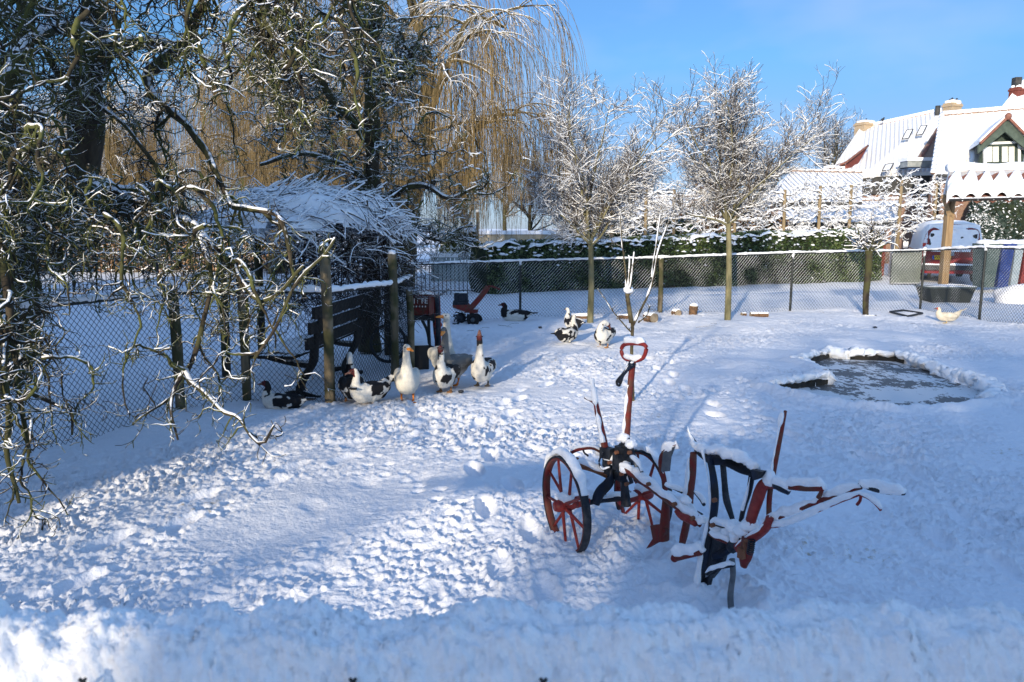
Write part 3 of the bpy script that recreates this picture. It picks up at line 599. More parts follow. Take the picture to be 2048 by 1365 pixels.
# ---- weeping willow
def willow(label, base, R_, Htop, n_l=66, n_s=35, zlow=1.0):
    t = thing('weeping_willow', label, 'tree', base); base = np.array(base, float)
    q = lambda x, y, z: base + (x, y, z)
    tr = [(line([q(0, 0, -.2), q(.15, 0, 1.6), q(.4, 0, 3.0), q(.75, 0, 4.4), q(.9, 0, 6.2), q(.5, 0, 8.0), q(.1, 0, Htop - .6)], 40), np.linspace(.42, .10, 40)),
          (line([q(.3, 0, 2.6), q(.9, .2, 3.3), q(1.7, .3, 4.2), q(2.7, .2, 5.0), q(3.4, 0, 5.0)], 20), np.linspace(.16, .04, 20)),
          (line([q(.1, 0, 2.4), q(-.8, .3, 4.2), q(-1.4, .5, 6.0), q(-2.4, .2, 7.6)], 20), np.linspace(.24, .07, 20)),
          (line([q(.8, 0, 4.8), q(1.6, -.6, 6.4), q(2.2, -.9, 7.4), q(3.1, -.8, 7.2)], 20), np.linspace(.14, .04, 20)),
          (line([q(.9, 0, 6.2), q(.2, .8, 7.6), q(-1.0, 1.0, 8.6)], 20), np.linspace(.12, .05, 20))]
    b = MB()
    for p, r in tr: b.tubes(p, (r * (1 + .05 * wn(p, 2, 3)))[None], 12)
    b.build('trunk', M['willowbark'], t)
    up = [(p[len(p) // 3:], r[len(p) // 3:]) for p, r in tr]
    st, T, r = samp(up, n_l); az = rng.uniform(0, 6.28, n_l); el = rng.uniform(.1, .95, n_l)
    d = np.stack([np.cos(az) * np.cos(el), np.sin(az) * np.cos(el), np.sin(el)], -1)
    ln = np.minimum(R_ * rng.uniform(.4, 1.0, n_l), np.maximum(R_ * 1.02 - np.hypot(st[:, 0] - base[0], st[:, 1] - base[1]), .8) / np.maximum(np.cos(el), .3))
    A = walk(st, d, 16, ln, (0, 0, -.075), .07, .3); RA = taper(np.minimum(r * .6, .055), .014, 17)
    s2, d2, r2 = kids(A, RA, 7, .25, .8, .8); B = walk(s2, d2, 10, R_ * rng.uniform(.14, .42, len(s2)), (0, 0, -.11), .08, .3); RB = taper(np.minimum(r2 * .6, .016), .008, 11)
    b = MB(); b.tubes(A, RA, 7, cap=False); b.tubes(B, RB, 5, cap=False); b.build('limb', M['willowbark'], t)
    s3, d3, r3 = kids(B, RB, n_s // 7, .1, .5, .8); s3b, d3b, r3b = kids(A, RA, n_s // 7, .35, .6, .8); s3 = np.vstack([s3, s3b]); d3 = np.vstack([d3, d3b]); n = len(s3)
    maxl = np.maximum(s3[:, 2] - base[2] - zlow - rng.uniform(0, 2.2, n), .5); Ls = np.minimum(rng.uniform(1.4, 6.8, n), maxl)
    Cc = walk(s3, d3 * (1, 1, .6), 18, Ls, (0, 0, -.36), .045, .5); RC = taper(.0058, .0034, 19).repeat(n, 0)
    s4, d4, r4 = kids(Cc[::2], RC[::2], 2, .1, .5, .8); D = walk(s4, d4, 8, rng.uniform(.3, .9, len(s4)), (0, 0, -.4), .06); RD = np.full((len(D), 9), .0036)
    b = MB(); b.tubes(Cc, RC, 3, cap=False); b.tubes(D, RD, 3, cap=False); b.build('crown', M['willowtwig'], t)
    sb = MB(); snowcaps(sb, A, RA, .014, 5, .7); snowcaps(sb, B, RB, .009, 4, .7); snowcaps(sb, Cc[:, :7], RC[:, :7], .006, 4, .8); sb.build('snow_cover', M['fluff'], t)
    return t
w1 = willow('tall weeping willow with ochre hanging strands behind the snowy arbour', (-3.3, 22, 0), 4.05, 9.9)
copy_thing(w1, (-16.2, 31, 0), 2.2, .82, 'ochre weeping willow glimpsed between the mossy branches in the upper left').name = 'weeping_willow'
copy_thing(w1, (-24.2, 34, 0), 4.0, .86, 'ochre weeping willow farthest left, mostly hidden by the mossy tree').name = 'weeping_willow'
copy_thing(w1, (-9.5, 30, 0), .8, .95, 'pale weeping willow standing left behind the tall willow').name = 'weeping_willow'

# ---- bare trees far off
def bare(label, base, Ht, wd, m='fartwig', group=None, n=9):
    t = thing('bare_tree', label, 'tree', base, group); base = np.array(base, float)
    p = line([base - (0, 0, .3), base + (.1, 0, Ht * .3), base + (0, .1, Ht * .62)], 12); b = MB(); b.tubes(p, np.linspace(Ht * .022, Ht * .010, 12)[None], 8)
    k = 16; st, T, r = samp([(p[4:], np.linspace(Ht * .016, Ht * .01, 8))], k); az = rng.uniform(0, 6.28, k); ti = rng.uniform(.25, 1.1, k)
    d = np.stack([np.cos(az) * np.sin(ti), np.sin(az) * np.sin(ti), np.cos(ti)], -1)
    A = walk(st, d, 12, Ht * rng.uniform(.3, .5, k) * np.where(ti > .8, wd, 1), (0, 0, .04), .12, .3); RA = taper(r * .6, Ht * .0022, 13); b.tubes(A, RA, 5); b.build('trunk', M['darkbark'], t)
    s2, d2, r2 = kids(A, RA, 14, .15, .9, .7); B = walk(s2, d2, 8, Ht * rng.uniform(.08, .2, len(s2)), (0, 0, .05), .18, .3); RB = taper(np.minimum(r2 * .6, Ht * .003), Ht * .0012, 9)
    s3, d3, r3 = kids(B, RB, n, .1, .9, .7); Cc = walk(s3, d3, 4, Ht * rng.uniform(.03, .09, len(s3)), (0, 0, .05), .22); RC = np.full((len(Cc), 5), Ht * .0011)
    b = MB(); b.tubes(B, RB, 4, cap=False); b.tubes(Cc, RC, 3, cap=False); b.build('crown', M[m], t)
    return t
far = bare('dark bare tree far behind the left end of the snowy house roof', (33, 78, 0), 13.5, .8, group='bare trees on the skyline')
for i, (px, Yf, h, lb) in enumerate([(1725, 82, .92, 'dark bare tree just left of the pale chimney on the house roof'), (1300, 70, .58, 'dark bare tree far behind, between the two young trees'),
        (1150, 62, .62, 'far bare tree behind the right side of the weeping willow'), (1010, 66, .75, 'far bare tree behind the middle of the weeping willow'), (1225, 58, .60, 'low far bare tree behind the crown of the first young tree'),
        (1400, 66, .62, 'low far bare tree behind the crown of the second young tree'), (1545, 80, .72, 'low far bare tree right of the second young tree'),
        (930, 40, .42, 'low dense bare tree behind the pole and the hedge end'), (1060, 38, .44, 'low dense bare tree behind the dark part of the hedge'), (1140, 42, .50, 'low dense bare tree left of the first young tree trunk'), (1270, 44, .46, 'low dense bare tree between the two young trees'), (700, 40, .5, 'low dense bare tree behind the crooked tree'), (560, 52, .75, 'far bare tree behind the arbour roof'), (420, 56, .7, 'far bare tree behind the mossy twigs left of the arbour'), (80, 50, .7, 'far bare tree at the left edge'), (250, 58, .66, 'far bare tree behind the ochre willow on the left')]):
    g = P(px, 455, Yf); c = copy_thing(far, (g[0], Yf, 0), i * 1.3, (h, h, h), lb); c.name = 'bare_tree'
# unseen bare trees added behind the photographer so their twigs dapple the sunlit lane
a = R(SUN_AZ)
def SP(s, t): return (math.cos(a) * s + math.sin(a) * t, -math.sin(a) * s + math.cos(a) * t, 0)
dap = bare('unseen bare tree added behind the photographer to dapple the gap between barn and house', SP(-3.2, -9.5), 4.6, .9, n=1)
copy_thing(dap, SP(-1.9, -14), 3, 1.0, 'unseen bare tree added further back between barn and house for dappled shade').name = 'bare_tree'
dap2 = bare('leftmost of the dense bare trees added behind the barn for shade', SP(1.3, -12.5), 7.6, 1.0, n=5, group='dense bare trees behind the barn at the photographer\'s back')  # tree row added out of view to break the sun into flecks
c_ = copy_thing(dap2, SP(.15, -10.5), 1.0, (.30, .30, .93), 'narrow upright bare tree added for shade at the left end of the row behind the barn'); c_.name = 'bare_tree'  # added tree, squeezed narrow to shade the middle of the ledge
c_ = copy_thing(dap2, SP(-1.1, -14.5), 2.4, (.15, .15, 1.12), 'second narrow upright bare tree added behind the first to thin the sun on the ledge'); c_.name = 'bare_tree'  # added tree, squeezed narrower to filter sun on the ledge's left
for i_, (s_, t_, k_) in enumerate(((2.1, -11.5, .97), (2.9, -12.6, 1.0), (4.5, -11.8, .95), (6.2, -12.4, 1.02), (8.0, -12, .97), (10.0, -12.5, 1.0), (12.4, -12, 1.0), (2.0, -15.5, 1.12), (5.4, -15.8, 1.1), (8.8, -15.2, 1.12))):
    copy_thing(dap2, SP(s_, t_), s_ * 3, k_, ('dense bare tree added for shade in the front row behind the barn' if t_ > -14 else 'taller bare tree added for shade in the back row behind the barn') + ', ' + ('first', 'second', 'third', 'fourth', 'fifth', 'sixth', 'last', 'first', 'middle', 'last')[i_] + ' from the lane').name = 'bare_tree'  # rest of the added row, mottling the right of the yard

# ---- small trees in the yard
def sapling():
    t = thing('sapling', 'slender multi stemmed sapling with snow in its fork behind the old plough', 'tree', G(1266, 803)); Y0 = G(1266, 803)[1]
    b = MB(); sb = MB(); L = []
    for pts, r0, r1 in [([(1266, 808, Y0), (1264, 760, Y0), (1263, 700, Y0), (1264, 655, Y0), (1262, 640, Y0)], .022, .020),
                        ([(1262, 645, Y0), (1256, 600, Y0), (1255, 585, Y0)], .030, .026),
                        ([(1255, 590, Y0), (1250, 540, Y0 + .1), (1245, 480, Y0 + .1), (1241, 432, Y0 + .1)], .012, .007),
                        ([(1256, 590, Y0), (1258, 560, Y0), (1260, 520, Y0), (1258, 512, Y0)], .011, .006),
                        ([(1258, 590, Y0), (1264, 560, Y0 - .1), (1270, 505, Y0 - .1)], .011, .006),
                        ([(1263, 655, Y0), (1280, 620, Y0 - .1), (1302, 570, Y0 - .2), (1318, 500, Y0 - .2), (1335, 450, Y0 - .2)], .017, .006),
                        ([(1302, 570, Y0 - .2), (1310, 510, Y0), (1322, 430, Y0)], .010, .005),
                        ([(1263, 665, Y0), (1240, 640, Y0 - .1), (1215, 605, Y0 - .2), (1196, 578, Y0 - .2)], .009, .005),
                        ([(1275, 645, Y0), (1292, 630, Y0 + .1), (1300, 610, Y0 + .2)], .012, .008)]:
        p = line(PP(pts), step=.03); p += .004 * np.stack([wn(p, 9, 1), wn(p, 9, 2), wn(p, 9, 3)], -1); rr = np.linspace(r0, r1, len(p)); b.tubes(p, rr[None] * .85, 8)
        q = p[3:]; r_ = rr[3:]
        if len(q) > 3 and r0 < .02:   # rime of snow on the sun side of the stems
            Q = q + np.array((-.006, -.002, .006)); sb.tubes(Q, (r_ * np.clip(.62 + .5 * wn(Q, 14, 6), .1, 1.0))[None], 6)
        if r0 < .02: L.append((p, rr))
    st, T, r = samp(L, 60); B = walk(st, T + rng.normal(0, 1, (60, 3)), 4, rng.uniform(.02, .09, 60), (0, 0, .1), .2); b.tubes(B, taper(.0035, .002, 5).repeat(60, 0), 4)
    b.build('stem', mat('sapling_bark', (.035, .028, .018), .85, (.10, .085, .045), 16, snow=.8), t)
    sb.ball(P(1257, 580, Y0), (.05, .05, .045), 14, 10, rough=.12, seed=3); sb.build('snow_cover', M['fluff'], t)
sapling()
def pollard():
    Y0 = G(1733, 634)[1]; t = thing('small_tree', 'small dark tree with bushy snowy top in the far right of the yard', 'tree', G(1733, 634))
    b = MB(); p = line(PP([(1731, 640, Y0), (1732, 590, Y0), (1737, 540, Y0), (1738, 500, Y0)]), 16); b.tubes(p, np.linspace(.055, .075, 16)[None], 10)
    k = 16; az = np.arange(k) * 2.4; ti = np.linspace(.2, 1.25, k); d = np.stack([np.cos(az) * np.sin(ti), np.sin(az) * np.sin(ti), np.cos(ti)], -1)
    A = walk(np.repeat(P(1738, 503, Y0)[None], k, 0), d, 8, rng.uniform(.35, .6, k), (0, 0, .05), .12); RA = taper(.030, .012, 9).repeat(k, 0); b.tubes(A, RA, 6); b.build('trunk', M['darkbark'], t)
    s2, d2, r2 = kids(A, RA, 12, .2, .9, .7); B = walk(s2, d2, 6, rng.uniform(.12, .4, len(s2)), (0, 0, .03), .2); RB = taper(.008, .004, 7).repeat(len(B), 0); b = MB(); b.tubes(B, RB, 4); b.build('crown', M['youngtwig'], t)
    sb = MB(); snowcaps(sb, A, RA, .03, 6, 1.0); snowcaps(sb, B, RB, .016, 4, .9); sb.build('snow_cover', M['fluff'], t)
    b = MB(); b.tubes(line([P(1712, 632, Y0), P(1735, 634, Y0 - .1), P(1750, 632, Y0)], 6), .035, 6); b.build('root_collar', M['darkbark'], t)
pollard()
# ================================================================ hedges and shrubs
def leafy_block(t, pts, hts, wd, n, leaf, core='hedgecore', lm='leaf', snow_h=.10, top_cover=True, seed=0, zb=0.0, bulge=.05, cover_n=7):
    """a clipped hedge along points; hts = height per point"""
    p = line(np.column_stack([pts, hts]), step=.12, smooth=False); k = len(p)
    T = unit(np.gradient(p[:, :2], axis=0)); N_ = np.column_stack([T[:, 1], -T[:, 0]])
    prof = np.array([(-.5, 0), (-.52, .3), (-.52, .7), (-.48, .93), (-.36, 1), (0, 1.01), (.36, 1), (.48, .93), (.52, .7), (.52, .3), (.5, 0)])
    X = p[:, None, 0] + N_[:, None, 0] * prof[None, :, 0] * wd; Yy = p[:, None, 1] + N_[:, None, 1] * prof[None, :, 0] * wd; Z = zb + (p[:, None, 2] - zb) * prof[None, :, 1]
    V = np.stack([X, Yy, Z], -1); V += bulge * np.stack([wn(V, 3, seed + 1), wn(V, 3, seed + 2), wn(V, 3, seed + 3) * .6], -1)
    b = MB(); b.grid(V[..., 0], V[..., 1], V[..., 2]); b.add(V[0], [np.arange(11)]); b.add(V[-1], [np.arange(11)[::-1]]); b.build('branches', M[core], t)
    i = rng.integers(0, k - 1, n); u = rng.uniform(0, 1, (n, 1)); s = rng.uniform(0, 10, n); j = np.minimum(s.astype(int), 9); f = (s - j)[:, None]
    A = V[i, j] * (1 - f) + V[i, j + 1] * f; B = V[i + 1, j] * (1 - f) + V[i + 1, j + 1] * f; C0 = A * (1 - u) + B * u
    nr = unit(np.stack([N_[i, 0] * (s / 10 - .5) * 2, N_[i, 1] * (s / 10 - .5) * 2, .35 + 0 * s], -1)); C0 = C0 + nr * rng.uniform(-.03, .05, (n, 1))
    b = MB(); b.leaves(C0, leaf, nr); b.build('foliage', M[lm], t)
    if top_cover:
        a = np.linspace(-.08 * np.pi, 1.08 * np.pi, cover_n * 2); cx = np.cos(a) * .54 * wd; cz = np.sin(a) * snow_h
        X = p[:, None, 0] + N_[:, None, 0] * cx; Yy = p[:, None, 1] + N_[:, None, 1] * cx; Z = p[:, None, 2] + cz - .02
        V = np.stack([X, Yy, Z], -1); V += .035 * np.stack([wn(V, 5, seed + 1), wn(V, 5, seed + 2), wn(V, 6, seed + 4)], -1) + .02 * np.stack([0 * X, 0 * X, wn(V, 16, seed + 7)], -1)
        b = MB(); b.grid(V[..., 0], V[..., 1], V[..., 2]); b.add(V[0], [np.arange(len(a))]); b.add(V[-1], [np.arange(len(a))[::-1]])
        # clumps of snow caught on the leaves just under the top
        m_ = n // 90; ii = rng.integers(0, k, m_); sg = rng.choice([-1, 1], m_); h_ = rng.exponential(.14, m_)
        for a0 in range(m_):
            c = p[ii[a0]] + np.array((N_[ii[a0], 0], N_[ii[a0], 1], 0)) * sg[a0] * wd * .54; c[2] -= h_[a0]
            if c[2] > zb: b.ball(c, (rng.uniform(.03, .09), rng.uniform(.03, .06), rng.uniform(.015, .035)), 6, 4, rough=.2, seed=a0)
        b.build('snow_cover', M['fluff'], t)
HA, HB_, HC = G(950, 589), G(1290, 577), G(1760, 563)
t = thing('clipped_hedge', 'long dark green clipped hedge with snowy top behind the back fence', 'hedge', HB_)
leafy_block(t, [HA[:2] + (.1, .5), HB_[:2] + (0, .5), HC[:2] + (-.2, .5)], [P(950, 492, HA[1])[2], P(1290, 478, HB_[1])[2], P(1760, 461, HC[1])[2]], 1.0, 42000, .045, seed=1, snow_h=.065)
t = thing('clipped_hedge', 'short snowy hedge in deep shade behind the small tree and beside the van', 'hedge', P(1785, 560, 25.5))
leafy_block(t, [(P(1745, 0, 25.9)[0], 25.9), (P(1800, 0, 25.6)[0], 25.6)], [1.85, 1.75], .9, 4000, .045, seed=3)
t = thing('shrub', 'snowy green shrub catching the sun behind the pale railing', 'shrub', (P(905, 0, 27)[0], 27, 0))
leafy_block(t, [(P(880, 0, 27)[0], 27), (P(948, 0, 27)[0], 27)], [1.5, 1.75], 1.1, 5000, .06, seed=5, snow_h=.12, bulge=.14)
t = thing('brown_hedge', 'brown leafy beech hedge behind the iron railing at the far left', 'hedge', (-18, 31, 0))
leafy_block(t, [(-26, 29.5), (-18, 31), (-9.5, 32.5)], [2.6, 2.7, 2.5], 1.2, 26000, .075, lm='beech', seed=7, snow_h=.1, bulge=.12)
t = thing('evergreen_shrub', 'large dark evergreen shrub with frosted leaves behind the van', 'shrub', P(2010, 470, 29))
b = MB(); ce = P(2010, 440, 29); b.ball(ce, (1.25, 1.0, 1.5), 20, 12, rough=.08, seed=2); b.ball(ce + (-.9, -.2, -.55), (.7, .7, .9), 16, 10, rough=.08, seed=4); b.ball(ce + (1.6, .2, .2), (1.2, 1, 1.7), 16, 10, rough=.08, seed=4); b.build('branches', M['hedgecore'], t)
n = 16000; th = rng.normal(0, 1, (n, 3)); th = unit(th); C0 = ce + th * (1.28, 1.05, 1.55) * rng.uniform(.95, 1.06, (n, 1)); C1 = ce + (-.9, -.2, -.55) + th * (.74, .74, .95); C2 = ce + (1.6, .2, .2) + th * (1.25, 1.05, 1.75)
b = MB(); b.leaves(np.vstack([C0, C1[:6000], C2[:12000]]), .06, np.vstack([th, th[:6000], th[:12000]])); b.build('foliage', M['fir'], t)
b = MB(); b.tubes(line([ce * (1, 1, 0), ce], 5), .12, 8); b.build('trunk', M['darkbark'], t)
# low green shrubs and dark twiggy bushes behind the hedge (gardens of the houses)
def bush(label, px, Yf, zc, r, lm, leaf=.07, n=3500, seed=0):
    c = P(px, 455, Yf); c[2] = zc; t = thing('garden_shrub', label, 'shrub', (c[0], c[1], 0), 'garden shrubs behind the hedge')
    b = MB(); b.ball(c, np.array(r) * .9, 16, 10, rough=.12, seed=seed); b.tubes(line([c * (1, 1, 0), c], 4), .08, 6); b.build('branches', M['hedgecore'], t)
    th = unit(rng.normal(0, 1, (n, 3))); b = MB(); b.leaves(c + th * np.array(r) * (1 + .16 * wn(th, 3, seed))[:, None] * rng.uniform(.9, 1.1, (n, 1)), leaf, th); b.build('foliage', M[lm], t)
bush('rounded sunlit shrub behind the hedge left of the first espalier posts', 1215, 25.5, 1.7, (1.0, .8, .75), 'leaf', seed=1)
bush('low green shrub behind the hedge under the first pair of espalier posts', 1330, 25.5, 1.5, (1.2, .7, .65), 'leaf', seed=2)
bush('brown leafy shrub behind the hedge right of the second young tree', 1500, 26, 1.7, (1.3, .7, .8), 'beech', seed=3)
bush('brown shrub behind the trunk of the second young tree', 1420, 26.5, 2.0, (1.1, .7, 1.0), 'beech', seed=4)

# ---------------------------------------------------------------- espaliered trees on wires behind the hedge
def espalier(label, px, Yf, ztop, span, seed):
    x0 = P(px, 455, Yf)[0]; t = thing('espalier_tree', label, 'tree', (x0, Yf, 0), 'espaliered trees behind the hedge')
    dirx = np.array((.94, .34, 0))
    b = MB(); p = line([(x0, Yf, -.1), (x0 + .02, Yf, ztop * .5), (x0, Yf, ztop)], 12); b.tubes(p, np.linspace(.07, .055, 12)[None], 8)
    b.build('trunk', mat('espalier_bark', (.16, .12, .07), .8, (.26, .20, .12), 6, bump=.4, stretch=(3, 3, .3)), t)
    A = []; 
    for z in np.linspace(1.75, ztop - .08, 5):
        for s in (-1, 1): A.append(np.array([x0, Yf, z]) + dirx * s * span * np.linspace(0, 1, 14)[:, None] + np.array((0, 0, 1)) * (.05 * wn(np.stack([np.linspace(0, 3, 14)] * 3, -1), 2, int(z * 10) + s + 3) + .10 * s * np.linspace(0, 1, 14) ** 2)[:, None])
    A = np.array(A); RA = taper(.028, .010, 14).repeat(len(A), 0); b = MB(); b.tubes(A, RA, 6)
    s2, d2, r2 = kids(A, RA, 11, .05, 1, .3); B = walk(s2, d2 * (1, .6, 1), 8, rng.uniform(.2, .62, len(s2)), (0, 0, .04), .28, .2); RB = taper(.010, .004, 9).repeat(len(B), 0); b.tubes(B, RB, 4, cap=False)
    s3, d3, r3 = kids(B, RB, 4, .1, .9, .5); Cc = walk(s3, d3, 4, rng.uniform(.06, .24, len(s3)), (0, 0, .05), .3); RC = np.full((len(Cc), 5), .004); b.tubes(Cc, RC, 3, cap=False); b.build('crown', M['youngtwig'], t)
    sb = MB(); snowcaps(sb, A, RA, .05, 6, 1.0); snowcaps(sb, B, RB, .022, 4, 1.0, thr=.95); snowcaps(sb, Cc, RC, .014, 4, 1.0, thr=.98); sb.build('snow_cover', M['fluff'], t)
for i, (px, Yf, zt, lb) in enumerate([(1222, 23.0, 3.0, 'snowy espaliered tree farthest left, behind the first young tree'), (1290, 23.4, 3.0, 'snowy espaliered tree seen between the two young trees, left one of the pair'),
        (1346, 23.8, 3.0, 'snowy espaliered tree seen between the two young trees, right one of the pair'), (1468, 24.4, 3.05, 'snowy espaliered tree behind the trunk of the second young tree'),
        (1566, 25.0, 3.05, 'snowy espaliered tree in front of the left end of the low shed'), (1636, 25.4, 3.2, 'espaliered tree with the clearest pale post, in front of the low shed'),
        (1697, 25.8, 3.25, 'snowy espaliered tree in front of the right half of the low shed'), (1796, 26.4, 3.45, 'snowy espaliered tree beside the roof of the red van'), (1866, 27.6, 3.5, 'snowy espaliered tree farthest right, behind the roof of the red van')]):
    espalier(lb, px, Yf, zt, 1.05 if px < 1700 else .95, i)

# ================================================================ houses
def roof_mat(name, ang, pitch_=3.2, tint=SNOWC, line_c=(.42, .30, .26)):
    """snow lying on tiles: ridged by the rows of pantiles beneath"""
    m, n, b = new_mat(name); L = n.links; b.inputs['Roughness'].default_value = .8; b.inputs['Specular IOR Level'].default_value = .2
    tc = n.nodes.new("ShaderNodeTexCoord"); mp = n.nodes.new("ShaderNodeMapping"); mp.inputs['Rotation'].default_value = (0, 0, -ang); L.new(tc.outputs['Object'], mp.inputs[0])
    wv = n.nodes.new("ShaderNodeTexWave"); wv.inputs['Scale'].default_value = pitch_; wv.inputs['Distortion'].default_value = .6; wv.inputs['Detail'].default_value = 2; L.new(mp.outputs[0], wv.inputs[0])
    nz = n.nodes.new("ShaderNodeTexNoise"); nz.inputs['Scale'].default_value = 5; nz.inputs['Detail'].default_value = 6; L.new(tc.outputs['Object'], nz.inputs[0])
    ad = n.nodes.new("ShaderNodeMath"); ad.operation = 'MULTIPLY_ADD'; ad.inputs[1].default_value = .6; L.new(nz.outputs[0], ad.inputs[0]); L.new(wv.outputs[0], ad.inputs[2])
    bp = n.nodes.new("ShaderNodeBump"); bp.inputs['Strength'].default_value = .7; bp.inputs['Distance'].default_value = .11; L.new(ad.outputs[0], bp.inputs['Height']); L.new(bp.outputs[0], b.inputs['Normal'])
    cr = n.nodes.new("ShaderNodeValToRGB"); cr.color_ramp.elements[0].position = .30; cr.color_ramp.elements[0].color = (.72, .69, .66, 1); cr.color_ramp.elements[1].position = .62; cr.color_ramp.elements[1].color = c4(tint); L.new(ad.outputs[0], cr.inputs[0]); L.new(cr.outputs[0], b.inputs['Base Color']); return m
def brick_mat(name, c1, c2, mortar, scale=5.0):
    m, n, b = new_mat(name); L = n.links; b.inputs['Roughness'].default_value = .9
    tc = n.nodes.new("ShaderNodeTexCoord"); mp = n.nodes.new("ShaderNodeMapping"); mp.inputs['Rotation'].default_value = (R(90), 0, 0); L.new(tc.outputs['Object'], mp.inputs[0])
    bk = n.nodes.new("ShaderNodeTexBrick"); bk.inputs['Scale'].default_value = scale; bk.inputs['Color1'].default_value = c4(c1); bk.inputs['Color2'].default_value = c4(c2); bk.inputs['Mortar'].default_value = c4(mortar); bk.inputs['Mortar Size'].default_value = .03
    L.new(mp.outputs[0], bk.inputs[0]); L.new(bk.outputs[0], b.inputs['Base Color']); return m
M['brick'] = brick_mat('yellow_red_brick', (.20, .10, .065), (.26, .14, .09), (.24, .21, .18))
M['chimbrick'] = brick_mat('chimney_brick', (.34, .24, .13), (.40, .29, .17), (.34, .31, .27))
M['redtile'] = mat('red_roof_tile', (.16, .065, .048), .8, (.24, .11, .08), 8)
M['redboard'] = mat('red_boarding', (.13, .035, .026), .7, (.18, .05, .035), 5, stretch=(1, 1, .1))
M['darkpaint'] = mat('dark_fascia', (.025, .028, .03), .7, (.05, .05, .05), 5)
M['white'] = mat('white_paint', (.75, .75, .73), .5, (.80, .80, .78), 9)
M['green'] = mat('green_boards', (.025, .040, .033), .7, (.045, .065, .052), 7, stretch=(4, 4, .2))
M['glass'] = mat('window_glass', (.10, .12, .14), .08, (.16, .18, .2), 3, spec=.8)
M['curtain'] = mat('net_curtain', (.55, .55, .48), .8, (.70, .70, .62), 14, stretch=(4, 4, .2))
M['grey'] = mat('grey_sheet', (.22, .25, .27), .6, (.34, .37, .38), 4)
M['bird'] = mat('dark_feather', (.01, .01, .012), .6, (.03, .03, .035), 20)
def chim(parent, px, py0, py1, Yf, w, m='chimbrick', snow=True, name='chimney'):
    top = P(px, py0, Yf); bot = P(px, py1, Yf); h = top[2] - bot[2] + .5
    b = MB(); b.box((top[0], Yf, top[2] - h / 2), (w, w * .8, h), .35); b.box((top[0], Yf, top[2] - .12), (w * 1.12, w * .92, .1), .35); o = b.build(name, M[m], parent, smooth=False)
    if snow: b = MB(); b.ball((top[0], Yf, top[2] + .02), (w * .58, w * .46, .14), 10, 6, rough=.12); b.build('snow_cover', M['far_snow'], o)
    return o
def tile_row(b, a, c, n, r, lift=.0, mi=0):
    """ridge or verge tiles: short half round caps in a row"""
    a = np.array(a, float); c = np.array(c, float)
    for i in range(n):
        p0 = a + (c - a) * i / n; p1 = a + (c - a) * (i + .86) / n; b.tubes(line([p0 + (0, 0, lift), p1 + (0, 0, lift + .02)], 3), np.array([r * 1.1, r, r * .92])[None], 8)
